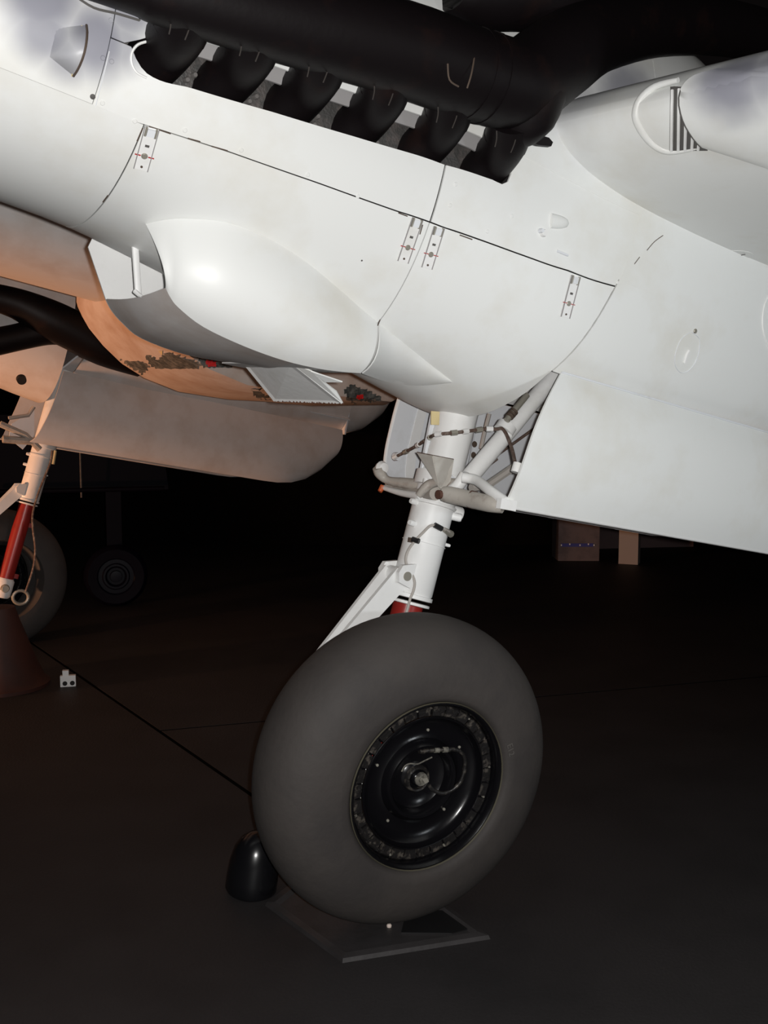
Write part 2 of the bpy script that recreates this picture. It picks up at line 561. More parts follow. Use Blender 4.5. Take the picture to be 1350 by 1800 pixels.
def tail_rings():
    rg = []
    for x, zb_, k in ((2.28, 1.372, .97), (2.42, 1.385, .955), (2.54, 1.43, .93), (2.64, 1.52, .88), (2.70, 1.63, .78), (2.76, 1.74, .6)):
        ring = []
        for p in np.linspace(D(-128), D(128), 40):
            q = N(2.28, p)
            z = q[2] if q[2] > 1.8 else 1.8 - (1.8 - q[2]) * (1.8 - zb_) / (1.8 - fB(2.28))
            ring.append(np.array([x, q[1] * k, z]))
        rg.append(ring)
    return loft(rg, False, False)
def build_port_nacelle():
    g = G()
    # near-black shell added under the skin; its colour gives the joints shade
    rings = [[N(x, p, -0.11) for p in np.linspace(-pi, pi, 41)[:-1]] for x in np.linspace(-2.3, 0.12, 22)]
    v, f = loft(rings, True)
    nac = mk('engine_nacelle', v, f, M['dark'], air)
    def pan(*a, name='cowl_panel', m='paint', **kw):
        v, f = patch(*a, **kw)
        return mk(name, v, f, M[m], nac, angle=30)
    step = lambda ph: XS if ph > phS(-1.2) else -1.15
    # nose ring: two panels meeting at the long joint so that the step in the joint is square
    pan(K(-2.4), K(-1.1505), K(-pi), lambda x: phS(max(x, -1.16)) , 18, 44, gap=0.0010)
    pan(K(-2.4), K(XS), lambda x: phS(max(x, -1.16)), K(pi), 16, 24, gap=0.0)
    pan(K(-1.15), xseam2, K(D(-70)), phS, 22, 34, gap=.0015)
    pan(K(-1.15), xseam2, K(-pi), K(D(-70)), 8, 16)
    pan(K(XS), xseam2, phS, slot_lo, 60, 8, gap=.0015)
    pan(K(XS), K(0.5), slot_hi, K(pi), 60, 14)
    pan(xseam2, xrim, K(D(-70)), phS, 18, 34, gap=.0015)
    pan(xseam2, xrim, K(-pi), K(D(-70)), 8, 16)
    pan(lambda p: -0.357, xrim, phS, slot_lo, 40, 10, gap=0.0016)
    pan(K(SLOT1), xrim, K(phL(SLOT1) + .13), K(D(118)), 8, 6, gap=0.0)
    # nose cap
    rg = [[N(-2.4, p) * 1 + np.array([dx, 0, 0]) if s == 1 else np.array([-2.4 + dx, 0, 1.82]) + (N(-2.4, p) - np.array([-2.4, 0, 1.82])) * s for p in np.linspace(-pi, pi, 41)[:-1]]
          for s, dx in ((1, 0), (.96, -.05), (.85, -.1), (.6, -.13))]
    mk('nose_ring', *loft(rg, True), M['paint'], nac)
    # engine side seen in the slot
    v, f = patch(K(SLOT0 - .02), K(SLOT1 + .02), lambda x: phL(x) - .2, lambda x: phU(x) + .2, 24, 6, off=-0.085, th=0.004)
    mk('engine_side', v, f, M['engine'], nac)
    v, f = patch(K(SLOT0 + .02), K(SLOT1), lambda x: phU(x) - .035, lambda x: phU(x) + .06, 24, 2, off=-0.03, th=0.006)
    mk('slot_strip', v, f, M['strip'], nac)
    for px, py in ((350, 135), (365, 122), (462, 172), (570, 200), (578, 213), (690, 243), (475, 160), (585, 195)):
        p, n = hpn(px, py)
        mk('engine_stud', *tube([p - n * .088, p - n * .075, p - n * .070], [.007, .007, .005], 8), M['stud'], nac)
    # lip of the slot front
    ph = np.linspace(0, 1, 12)
    pts = [hp(*p) for p in ((262, 72), (243, 78), (232, 92), (231, 110), (240, 127), (258, 137))]
    mk('slot_lip', *tube(smooth_path(pts, 4), .003, 6), M['paint2'], nac)
    # aft body above the wheel doors, both sides
    phH = lambda x: next((p for p in np.linspace(D(20), D(90), 71) if N(max(x, .15), p)[2] > 1.343), D(60))
    pan(lambda p: xrim(p) + .002, K(2.29), phH, K(D(172)), 24, 24, name='nacelle_skin')
    pan(lambda p: xrim(p) + .002, K(2.29), K(D(-172)), lambda x: -phH(x), 24, 24, name='nacelle_skin')
    mk('nacelle_tail', *tail_rings(), M['paint'], nac)
    return nac
nac = build_port_nacelle()

# ---- wheel well lining
def well(parent):
    g = G()
    g.add(*sheet([[np.array([x, y, 1.62 - .35 * (y / .42) ** 2 * (0.5)]) for x in np.linspace(.42, 2.3, 8)] for y in np.linspace(-.38, .38, 9)], (0, 0, -1), .006))
    g.add(*slab([(.06, -.2, 1.30), (.06, .2, 1.30), (.30, .36, 1.62), (.30, -.36, 1.62)], .01))
    g.add(*slab([(2.3, -.34, 1.37), (2.3, .34, 1.37), (2.3, .36, 1.65), (2.3, -.36, 1.65)], .01))
    w_ = g.mk('well_lining', M['well'], parent, angle=30)
    return w_
well(nac)

# ---- oil cooler scoop under the nacelle
def build_scoop():
    top = [(256, 393), (290, 386), (330, 384), (400, 391), (470, 418), (540, 462), (600, 512), (640, 547), (663, 567)]
    cre = [(291, 506), (299, 522), (314, 541), (358, 575), (430, 609), (500, 634), (560, 648), (605, 654), (634, 656)]
    A = [hp(*p, .001) for p in top]; Kk = [by(*p, .215 - .0 * i) for i, p in enumerate(cre)]
    A = smooth_path(A, 4); Kk = smooth_path(Kk, 4)
    g = []
    for i in range(len(A)):
        a, k = A[i], Kk[i]
        t = i / (len(A) - 1)
        c = np.array([(a[0] + k[0]) / 2, max(a[1], k[1]) + .05 + .02 * sin(pi * t), k[2] + .30 * (a[2] - k[2])])
        if i == 0: c[0] += 0.005
        g.append([(1 - v) ** 2 * a + 2 * v * (1 - v) * c + v * v * k for v in np.linspace(0, 1, 15)])
    sc = mk('oil_cooler_scoop', *sheet(g, (0, 1, -.3), .006), M['paint'], air, angle=35)
    # tail of the fairing on the next panel
    t2 = [(667, 570), (700, 596), (745, 632), (792, 668)]; c2 = [(637, 657), (680, 669), (735, 676), (794, 671)]
    A2 = smooth_path([hp(*p, .001) for p in t2], 4); K2 = smooth_path([bx(637, 657, -.352)] + [hp(*p, .004) for p in c2[1:]], 4)
    g2_ = []
    for i in range(len(A2)):
        a, k = A2[i], K2[i]; t = i / (len(A2) - 1)
        c = (a + k) / 2 + np.array([0, .075, -.035]) * (1 - t) ** .8
        g2_.append([(1 - v) ** 2 * a + 2 * v * (1 - v) * c + v * v * k for v in np.linspace(0, 1, 9)])
    mk('scoop_tail', *sheet(g2_, (0, 1, -.3), .004), M['paint'], sc, angle=35)
    # floor of the duct: near edge follows the crease, far edge on the other side of the belly
    farp = [(186, 526), (196, 545), (215, 567), (250, 595), (330, 624), (425, 640), (440, 641)]
    F = smooth_path([by(*p, -.25) for p in farp], 4)
    Kc = [Kk[int(round(i / (len(F) - 1) * 21))] for i in range(len(F))]
    g3 = [[k + (q - k) * t + np.array([0, 0, -.012 * sin(pi * t)]) for t in np.linspace(0, 1, 9)] for k, q in zip(Kc, F)]
    mk('scoop_floor', *sheet(g3, (0, 0, -1), .004), M['fuselage'], sc, angle=35)
    # rear floor carried up to the belly
    Kr = Kk[21:]
    g4 = [[k + (np.array([k[0], -.25, k[2] + .02]) - k) * t for t in np.linspace(0, 1, 5)] for k in Kr]
    mk('scoop_floor', *sheet(g4, (0, 0, -1), .004), M['paint2'], sc)
    # far wall of the duct
    topf = [np.array([q[0] + (by(155, 435, -.25)[0] - F[0][0]) * max(0, 1 - i / 10), -.25, max(fB(q[0]) + .075, q[2] + .01)]) for i, q in enumerate(F)]
    topf[0] = by(155, 434, -.25)
    g5 = [[a + (b - a) * t for t in np.linspace(0, 1, 4)] for a, b in zip(F, topf)]
    mk('duct_wall', *sheet(g5, (0, 1, 0), .005), M['paint2'], sc)
    mk('cooler_core', *slab([(-.62, -.24, 1.25), (-.62, .26, 1.25), (-.62, .26, 1.5), (-.62, -.24, 1.5)], .02), M['well'], sc, smooth=False)
    a = by(238, 441, .02); b = by(243, 516, .02)
    mk('scoop_strut', *tube([a + (a - b) * .1, a, b], .0095, 10, flat=.7), M['paint2'], sc)
    a1 = by(241, 514, .0)
    mk('strut_foot', *tube([b + np.array([-.01, 0, .004]), b + np.array([.0, .012, -.006]), b + np.array([.006, .03, -.012])], [.007, .006, .003], 8), M['paint2'], sc)
    # exit flap
    fl = [by(428, 639, -.2), by(512, 638, .12), by(602, 709, .07), by(482, 705, -.2)]
    fp = mk('cooler_flap', *slab(fl, .004), M['paint2'], sc, smooth=False)
    ck = [by(512, 638, .121), by(548, 652, .14), by(572, 673, .11), by(592, 688, .09), by(603, 708, .07)]
    mk('flap_cheek', *slab(ck, .004), M['paint'], sc, smooth=False)
    ck2 = [by(546, 652, .15), by(560, 657, .16), by(602, 671, .16), by(572, 671, .13)]
    mk('flap_cheek', *slab(ck2, .004), M['paint'], sc, smooth=False)
    # chipped edges
    gg = G()
    ed = [by(482, 706, -.2), by(602, 710, .07)]
    for t in np.linspace(0.02, 1, 30):
        c = ed[0] + (ed[1] - ed[0]) * min(1, t + random.uniform(-.02, .02)); r = random.uniform(.0015, .005)
        gg.add(*box(c + np.array([0, .003, .001]), (1, 0, 0), (0, 1, 0), (0, 0, 1), r * 2.2, .003, r))
    gg.mk('chipped_edge', M['chip'], sc, smooth=False)['kind'] = 'stuff'
    return sc
scoop = build_scoop()

# ---- latches along the long joint
def latch(top, bot, wpx=22):
    p, n = hpn(*top); q, n2 = hpn(*bot)
    n = unit(n + n2); d = unit(q - p); L = np.linalg.norm(q - p); s = np.cross(n, d)
    c = (p + q) / 2; wd = wpx / FPX * 2.55
    la = mk('cowl_latch', *box(c + n * .001, d, s, n, L, wd, .006), M['paint2'], air, smooth=False)
    for k in (-1, 1):
        mk('latch_rail', *box(c + n * .005 + s * k * wd * .5, d, s, n, L, .0018, .004), M['strip'], la, smooth=False)
    mk('latch_hinge', *box(p + d * L * .10 + n * .006, d, s, n, L * .16, wd * .55, .008), M['well'], la, smooth=False)
    for k in (-1, 1):
        mk('latch_jaw', *box(p + d * L * .10 + n * .005 + s * k * wd * .36, d, s, n, L * .2, wd * .14, .006), M['metal'], la, smooth=False)
    mk('latch_notch', *box(p + d * L * .42 + n * .0045, d, s, n, L * .05, wd * .3, .002), M['grille'], la, smooth=False)
    sc = p + d * L * .66 + n * .004
    mk('latch_screw', *lathe([(.0, .0035), (.0055, .0035), (.0075, .0015), (.0075, -.001)], sc, n, 14), M['metal'], la)
    for k in (-1, 1):
        mk('red_mark', *box(sc + s * k * wd * .48 + n * .0015, d, s, n, .0022, wd * .42, .0022), M['redmark'], la, smooth=False)
    mk('latch_pin', *lathe([(0, .002), (.003, .002), (.003, -.001)], q - d * L * .08 + n * .004, n, 8), M['rustscratch'], la)
    return la
for t_, b_ in (((267, 224), (247, 297)), ((733, 384), (707, 460)), ((771, 399), (749, 471)), ((1011, 485), (992, 558))):
    latch(t_, b_)

# ---- small fittings on the skin
def disc_on(name, px, py, r, m, th=.002, parent=nac):
    p, n = hpn(px, py)
    return mk(name, *lathe([(0, th), (r * .8, th), (r, th * .4), (r, -.002)], p, n, 12), M[m], parent)
for px, py in ((180, 181), (237, 213), (325, 229), (424, 264), (541, 307), (629, 345), (181, 102), (195, 36), (801, 324), (791, 361), (857, 407), (900, 380), (1086, 497), (196, 108)):
    disc_on('screw_head', px, py, .0055, 'paint')
for px, py, r in ((163, 170, .006), (636, 458, .0025)):
    disc_on('screw_hole', px, py, r, 'grille', .0015)
def rim_on(name, pts, r, m, parent=nac, off=.001, k=4):
    P = smooth_path([hp(*p, off) for p in pts], k)
    return mk(name, *tube(P, r, 6), M[m], parent)
# rust and dirt along the joints, a few separate stretches
for seg in (((262, 222), (300, 235)), ((330, 243), (352, 249)), ((372, 257), (400, 265)), ((700, 374), (716, 380)), ((251, 225), (241, 248)), ((190, 343), (181, 355)), ((743, 395), (738, 412)), ((668, 562), (664, 572)), ((808, 413), (830, 421)), ((640, 640), (637, 652))):
    rim_on('rust_streak', [seg[0], ((seg[0][0] + seg[1][0]) / 2, (seg[0][1] + seg[1][1]) / 2), seg[1]], .0017, 'rustscratch', off=.0002)
# blister with flat front on the aft upper panel
def blister(cx, cy, ex, ey, h, name):
    p, n = hpn(cx, cy); q = hp(ex, ey); d = unit(q - p); L = np.linalg.norm(q - p); s = np.cross(n, d)
    g = []
    for i in range(9):
        u = i / 8; wd = .021 * sqrt(max(0.0, 1 - u ** 2.2)) + .0005; hh = h * sqrt(max(0, 1 - u ** 2))
        g.append([p + d * L * u + s * wd * cos(a) + n * (hh * sin(a) - .001) for a in np.linspace(0, pi, 9)])
    return mk(name, *loft(g, True, True), M['paint'], nac, angle=50)
blister(968, 388, 1001, 393, .012, 'vent_blister')
disc_on('vent_stub', 954, 410, .011, 'paint2', .012)
disc_on('vent_stub', 949, 406, .007, 'well', .014)
rim_on('skin_slot', [(979, 441), (988, 445), (998, 449)], .004, 'well')
rim_on('hatch_outline', [(1213, 584), (1197, 596), (1187, 620), (1186, 640), (1195, 654), (1208, 653), (1222, 637), (1229, 612), (1228, 594), (1216, 584)], .0013, 'well')
rim_on('hatch_slot', [(1211, 616), (1206, 626), (1203, 638)], .006, 'paint2')
disc_on('hatch_screw', 1222, 582, .008, 'metal', .003)
rim_on('round_hatch_rim', [(1352, 520), (1344, 535), (1340, 560), (1342, 585), (1352, 612)], .003, 'paint2')
rim_on('skin_seam', [(1165, 414), (1150, 425), (1137, 440)], .0012, 'rustscratch')
rim_on('skin_seam', [(1124, 452), (1115, 464)], .0012, 'rustscratch')
# seams on the nose
rim_on('skin_seam', [(130, -8), (165, 14), (205, 24), (245, 36)], .0028, 'grille')
rim_on('skin_seam', [(245, 36), (247, 20), (250, 8)], .0022, 'grille')
rim_on('skin_seam', [(168, 186), (180, 140), (192, 90)], .0012, 'well')
# aft-facing scoop high on the nose
def nose_scoop():
    P, n = hpn(140, 90); B = hp(152, 44, .0); Cc = hp(129, 134, .0); A = hp(95, 48, .0); Dn = hp(86, 100)
    g = []
    for t in np.linspace(0, 1, 11):
        e = B + (Cc - B) * t + n * .045 * sin(pi * min(1, t * 1.02)) ** .7
        l = (A + (Dn - A) * (t / .5) if t < .5 else Dn + (Cc - Dn) * ((t - .5) / .5)) - n * .002
        m_ = (e + l) / 2 + n * .022 * sin(pi * t)
        g.append([(1 - v) ** 2 * l + 2 * v * (1 - v) * m_ + v * v * e for v in np.linspace(0, 1, 9)])
    s = mk('nose_scoop', *sheet(g, n, .003), M['paint'], nac, angle=60)
    mk('scoop_mouth', *slab([B + n * .001 + unit(B - A) * -.01, B + (Cc - B) * .5 + n * .035 - unit(B - A) * .012, Cc + n * .001 - unit(B - A) * .004], .002), M['yellow'], nac, smooth=False)
    e = [B + (Cc - B) * t + n * (.045 * sin(pi * min(1, t * 1.02)) ** .7) for t in np.linspace(0, 1, 9)]
    mk('scoop_edge', *tube(e, .0028, 6), M['rustscratch'], nac)
nose_scoop()

# ------------------------------------------------------------------ exhaust system, port outboard
def build_exhaust():
    cpx = [(150, -72, .56, .070), (250, -38, .56, .072), (300, -19, .56, .076), (490, 31, .56, .092), (700, 85, .565, .107), (840, 134, .565, .110), (915, 147, .56, .112), (985, 100, .54, .112), (1060, 60, .51, .100), (1190, 42, .47, .090), (1350, 66, .44, .080), (1500, 130, .43, .085)]
    q = smooth_path([np.array([*by(a, b, c), r]) for a, b, c, r in cpx], 5)
    ex = mk('exhaust_collector', *tube([p[:3] for p in q], [p[3] for p in q], 28), M['soot'], air, angle=60)
    for dx, dy in ((-124, -38), (0, 0), (119, 37), (234, 77), (346, 117), (449, 160)):
        pp = [by(a + dx, b + dy, c) for a, b, c in ((268, 244, .22), (318, 204, .275), (362, 172, .325), (394, 145, .378), (421, 116, .435), (441, 85, .50), (449, 50, .545))]
        r = .061
        st = mk('exhaust_stub', *spath(pp, [r * .98, r * .98, r, r, r, r * 1.02, r * 1.02], 4, 22, ref=(1, 0, 0)), M['soot'], ex, angle=60)
        for a in (((424, 70), (424, 84), (421, 98)), ((459, 74), (456, 90), (449, 108))):
            mk('weld_bead', *tube(smooth_path([by(x + dx, y + dy, .57) for x, y in a], 3), .0016, 6), M['bead'], st)
        mk('stub_flange', *tube([by(438 + dx, 92 + dy, .485), by(442 + dx, 80 + dy, .505)], r * 1.035, 22), M['soot'], ex, angle=50)
    # rear end of the collector below the bend
    mk('exhaust_elbow', *spath([by(930, 243, .53), by(927, 232, .535), by(925, 208, .545), by(927, 165, .555), by(940, 120, .55)], [.045, .07, .088, .106, .108], 4, 22), M['soot'], ex, angle=60)
    mk('flange_tab', *slab([by(925, 232, .56), by(962, 243, .56), by(969, 251, .56), by(966, 258, .56), by(945, 256, .56), (by(920, 248, .56))], .014), M['soot'], ex, smooth=False)
    # clamp bands
    for px_ in (828, 852):
        i = min(range(len(q)), key=lambda j: np.linalg.norm(q[j][:3] - by(px_, 134, .565))); c = q[i]; t = unit(q[i + 1][:3] - q[i - 1][:3])
        r_ = c[3] + .002
        mk('clamp_band', *lathe([(r_ - .006, -.006), (r_, -.005), (r_, .005), (r_ - .006, .006)], by(px_, 134 + (px_ - 840) * .3, .565), t, 32), M['soot'], ex)
    # rusty seam line on the collector
    mk('rusty_seam', *tube(smooth_path([by(787, 112, .672), by(790, 140, .668), by(806, 152, .66)], 4), .0022, 6), M['rustscratch'], ex)
    mk('rusty_seam', *tube(smooth_path([by(829, 62, .62), by(834, 92, .665), by(829, 128, .68), by(821, 155, .675)], 4), .0022, 6), M['rustscratch'], ex)
    # open intake tube above the collector
    qi = smooth_path([np.array([*by(a, b, c), r]) for a, b, c, r in ((806, -36, .44, .082), (824, -26, .44, .092), (870, -15, .45, .097), (930, -12, .46, .098), (1010, 10, .47, .090), (1090, 45, .47, .07))], 5)
    rings_o = [q_ for q_ in qi]
    v, f = tube([p[:3] for p in qi] + [p[:3] for p in qi[::-1]], [p[3] for p in qi] + [p[3] * .9 for p in qi[::-1]], 20, cap=False)
    n = 20; L = len(qi) * 2
    f += [(j + (L - 1) * n, (j + 1) % n + (L - 1) * n, (j + 1) % n, j) for j in range(n)]
    mk('intake_tube', v, f, M['soot'], ex, angle=60, fix=False)
    return ex
build_exhaust()

# ------------------------------------------------------------------ port wing
def build_wing():
    sec = [np.array(p) for p in WLs + WUs]
    rings = []
    for y in np.linspace(.38, 3.4, 14):
        l = le(y); rings.append([np.array([l[0] + a, y, l[2] + b]) for a, b in sec])
    wg = mk('wing', *loft(rings, True), M['paint'], air, angle=30)
    # seam along the leading edge
    # fillet where the wing meets the nacelle
    L1 = [(938, 272), (965, 300), (1005, 336), (1060, 374), (1120, 404), (1180, 428), (1262, 462), (1352, 500)]
    L2 = [(962, 247), (985, 285), (1030, 325), (1080, 357), (1130, 383), (1190, 406), (1270, 441), (1352, 479)]
    a = smooth_path([hp(*p, -.002) for p in L1], 4)
    b = smooth_path([whit(*p) + np.array([0, 0, -.002]) for p in L2], 4)
    g = []
    for p, q in zip(a, b):
        c = np.array([(p[0] + q[0]) / 2, min(p[1], q[1]) + .25 * abs(q[1] - p[1]), max(p[2], q[2]) - .3 * abs(q[2] - p[2])])
        g.append([(1 - v) ** 2 * p + 2 * v * (1 - v) * c + v * v * q for v in np.linspace(0, 1, 7)])
    mk('wing_fillet', *sheet(g, (0, 1, -1), .003), M['paint'], wg, angle=50)
    mk('fillet_edge', *tube(b, .0048, 8), M['paint2'], wg)
    return wg
wing = build_wing()

def build_louvre():
    # recess lip: raised crescent left of the grille
    pts = [(1190, 141), (1150, 152), (1124, 175), (1116, 203), (1128, 232), (1150, 257), (1176, 268), (1215, 263), (1236, 258)]
    P = [whit(*p) for p in pts]
    P = smooth_path(P, 4)
    mk('louvre_rim', *tube([p + wn(p) * -.006 for p in P], [.007 + .006 * sin(pi * k / (len(P) - 1)) for k in range(len(P))], 12), M['paint'], wing)
    # dish of the recess
    def on(px, py, o):
        p = whit(px, py); return p + wn(p) * o
    for x0, t0 in ((1183, 158), (1195, 156), (1207, 200), (1219, 228), (1230, 246)):
        P = [on(x0 - 2 * u, t0 + (263 - (x0 - 1183) * .05 - t0) * u, .0045) for u in np.linspace(0, 1, 8)]
        mk('louvre_slat', *tube(P, .0042, 6), M['paint2'], wing)
    g = []
    for u in np.linspace(0, 1, 10):
        yy = 152 + (264 - 152) * u
        xr = float(np.interp(yy, [152, 165, 200, 233, 264], [1214, 1206, 1210, 1226, 1244]))
        g.append([on(1179 - 2 * u + (xr - 1177) * v_, yy, .0022) for v_ in np.linspace(0, 1, 6)])
    mk('louvre_gap', *sheet(g, (0, 0, -1), .002), M['grille'], wing)
    # smooth blister behind the grille, fading out aft
    edge = smooth_path([np.array(p, float) for p in ((1262, 122), (1228, 132), (1210, 149), (1203, 172), (1208, 203), (1222, 233), (1239, 260))], 3)
    g = []
    for j, e in enumerate(edge):
        t = j / (len(edge) - 1); row = []
        for u in np.linspace(0, 1, 12):
            h = .026 * sin(pi * t) ** .55 * (1 - u * u) ** 1.5 + .0012 * (1 - u)
            row.append(on(e[0] + u * (150 + 60 * t), e[1] + u * (10 + 60 * t), h))
        g.append(row)
    mk('louvre_blister', *sheet(g, (0, 0, -1), .003), M['paint'], wing, angle=60)
    mk('blister_edge', *tube([r[0] for r in g], .002, 6), M['grille'], wing)
    # faint access disc and mark further aft
    p = whit(1300, 447); n = wn(p)
    mk('access_disc', *lathe([(0, .0012), (.045, .0012), (.047, -.001)], p, n, 28), M['paint'], wing)
    mk('skin_scratch', *tube([whit(1296, 449) + n * .002, whit(1310, 446) + n * .002], .0015, 6), M['grille'], wing)
build_louvre()

# ------------------------------------------------------------------ main gear (both sides)
LEGDIR = unit(by(800, 740, 0))      # from the axle up
def leg_at(h): return LEGDIR * h
def build_gear(name_leg='landing_gear_leg'):
    ld = LEGDIR; fwd = unit(np.array([-1, 0, 0]) - ld * (-ld[0])); out = np.cross(ld, fwd)
    if out[1] < 0: out = -out
    leg = mk(name_leg, *tube([leg_at(h) for h in (.605, .61, .9, 1.02, 1.5)], [.066, .070, .070, .070, .070], 32), M['paint2'], air, angle=40)
    a = lambda h, f=0, o=0: leg_at(h) + fwd * f + out * o
    # collars
    for h, r, t in ((.598, .074, .016), (.575, .070, .012), (.905, .077, .012), (.775, .073, .006), (.985, .083, .05)):
        mk('leg_collar', *lathe([(r - .01, -t / 2), (r, -t / 2 + .002), (r, t / 2 - .002), (r - .01, t / 2)], a(h), ld, 32), M['paint2'], leg, angle=30)
    mk('oleo_piston', *tube([a(-.02), a(.58)], .05, 28), M['red'], leg)
    for h in (.44, .09):
        mk('oleo_lug', *box(a(h, -.055), fwd, out, ld, .04, .03, .03), M['red'], leg, smooth=False)
    # axle block and axle
    mk('axle_block', *tube([a(-.065), a(-.05), a(.05), a(.065)], [.05, .062, .062, .05], 20), M['paint2'], leg, angle=40)
    mk('axle', *tube([np.array([0, -.06, 0]), np.array([0, .2, .075])], .03, 16), M['metal'], leg)
    mk('axle_nut', *lathe([(0, .012), (.022, .012), (.026, .006), (.026, 0)], np.array([0, -.062, 0]), (0, -1, 0), 16), M['metal'], leg)
    mk('tow_loop', *tube([np.array([.06, -.05, -.02]) + np.array([.05 + .05 * cos(t), 0, -.03 + .045 * sin(t)]) for t in np.linspace(0, 2 * pi, 17)], .011, 8), M['metal'], leg)
    # torque link: two cheeks and a web, reaching forward and down
    p = a(.655, .075); q = a(.30, .285)
    d = unit(q - p)
    for o_ in (-.034, .034):
        nrm = out
        w0, w1 = .036, .024
        s = np.cross(d, out)
        mk('torque_link', *slab([p + s * w0 + out * o_, p - s * w0 + out * o_, q - s * w1 + out * o_ * .6, q + s * w1 + out * o_ * .6], .014), M['paint2'], leg, smooth=False)
    s = np.cross(d, out)
    mk('link_web', *slab([p + s * .005 + out * .03, p + s * .005 - out * .03, q + s * .005 - out * .02, q + s * .005 + out * .02], .008), M['well'], leg, smooth=False)
    mk('link_pin', *tube([p + out * -.055, p + out * .055], .024, 18), M['paint2'], leg)
    mk('link_pin', *tube([p + out * .055, p + out * .062], .015, 14), M['metal'], leg)
    mk('link_bracket', *slab([a(.70, .05, .05), a(.62, .05, .05), a(.63, .1, .05), a(.66, .11, .05), a(.685, .10, .05)], .018), M['paint2'], leg, smooth=False)
    mk('link_bracket', *slab([a(.70, .05, -.05), a(.62, .05, -.05), a(.63, .1, -.05), a(.66, .11, -.05), a(.685, .10, -.05)], .018), M['paint2'], leg, smooth=False)
    # lower arm of the link going back to the axle
    r_ = a(.03, .06)
    d2 = unit(r_ - q); s2 = np.cross(d2, out)
    mk('torque_link', *slab([q + s2 * .022, q - s2 * .022, r_ - s2 * .032, r_ + s2 * .032], .05), M['paint2'], leg, smooth=False)
    # bolts and lugs
    for h, f_, o_, r in ((.895, .072, .0, .010), (.825, .07, .015, .010), (.9, -.075, .03, .024), (.885, -.06, .05, .014), (.79, -.066, .02, .006)):
        pp = a(h, f_, o_); dd = unit(fwd * f_ + out * o_)
        mk('leg_bolt', *lathe([(0, .022), (r * .8, .022), (r, .016), (r, -.012)], pp, dd, 12), M['paint2'], leg)
    for h, o_ in ((.985, .074), (1.0, .07), (.965, .075)):
        mk('leg_casting', *lathe([(0, .012), (.018, .012), (.024, 0), (.024, -.01)], a(h, .02 + (h - .985) * 1.5, o_), out, 14), M['well'], leg)
    return leg, a, fwd, out
leg, la, fwd, out = build_gear()

def onleg(px, py, off=.074):
    """near face of the port leg"""
    r = rayb(px, py); best = None
    for t in np.linspace(2.2, 3.6, 700):
        b = CAMB + r * t; h = b @ LEGDIR; dd = np.linalg.norm(b - LEGDIR * h)
        if best is None or dd < best[0]: best = (dd, b)
        if dd < off: return b
    return best[1]
hz = lambda x, y: (600 + x / 3.375, 650 + y / 3.375)
hose = [onleg(*hz(x, y), .079) for x, y in ((640, 962), (612, 945), (575, 928), (530, 925), (490, 960), (440, 1012), (400, 1065), (382, 1120), (392, 1170), (420, 1215), (435, 1262), (428, 1310), (408, 1360), (395, 1410), (383, 1450))]
mk('brake_hose', *tube(smooth_path(hose, 4), .0045, 8), M['hose'], leg)
for (x, y), (x2, y2) in (((552, 920), (598, 945)), ((420, 1005), (462, 1018))):
    p = onleg(*hz(x, y), .081); q = onleg(*hz(x2, y2), .081)
    mk('hose_clip', *tube([p, q], .009, 8), M['black'], leg)
p = onleg(*hz(412, 1010), .077)
mk('clip_tag', *box(p, (1, 0, 0), (0, 1, 0), (0, 0, 1), .02, .006, .016), M['rustscratch'], leg, smooth=False)
mk('hose_union', *tube([onleg(*hz(610, 948), .076), onleg(*hz(650, 975), .079)], [.008, .012], 10), M['metal'], leg)
# bleed tag high on the leg
mk('cream_tag', *slab([by(*hz(x, y), .075) for x, y in ((532, 245), (582, 248), (579, 328), (532, 326))], .003), M['yellow'], leg, smooth=False)
# stiffening plate beside the leg
mk('leg_plate', *slab([by(*hz(535, 250), -.02), by(*hz(560, 250), -.02), by(*hz(500, 660), -.02), by(*hz(455, 660), -.02)], .01), M['well'], leg, smooth=False)
# inverted pointed guard plate in front of the leg
gp = [by(*hz(450, 490), .1), by(*hz(540, 508), .17), by(*hz(665, 532), .13), by(*hz(645, 660), .12), by(*hz(600, 715), .12), by(*hz(582, 700), .12)]
mk('guard_plate', *slab([gp[1], gp[2], gp[3], gp[4], gp[5]], .004), M['guard'], leg, smooth=False)['label'] = 'pointed pale guard plate'
mk('guard_plate', *slab([gp[0], gp[1], gp[5]], .004), M['guard'], leg, smooth=False)
mk('guard_edge', *tube([gp[0], gp[1], gp[2]], .0022, 6), M['brown'], leg)
# retraction strut
st = mk('retraction_strut', *tube([by(*hz(758, 640), .12), by(*hz(1010, 340), .12), by(*hz(1290, 0), .10)], [.029, .029, .029], 20), M['paint2'], air)
mk('strut_clamp', *tube([by(*hz(960, 368), .125), by(*hz(985, 330), .125)], .034, 20), M['paint2'], st)
mk('strut_fork', *spath([by(*hz(735, 625), .14), by(*hz(690, 690), .13), by(*hz(640, 720), .1)], .02, 4, 12), M['paint2'], st)
mk('strut_pipe', *tube([by(*hz(980, 300), .16), by(*hz(1030, 235), .16), by(*hz(1100, 150), .15)], .011, 10), M['metal'], st)
for x, y in ((1000, 275), (1012, 262), (1024, 248)):
    mk('pipe_clip', *tube([by(*hz(x - 5, y + 6), .162), by(*hz(x + 3, y - 4), .162)], .0145, 10), M['rustscratch'], st)
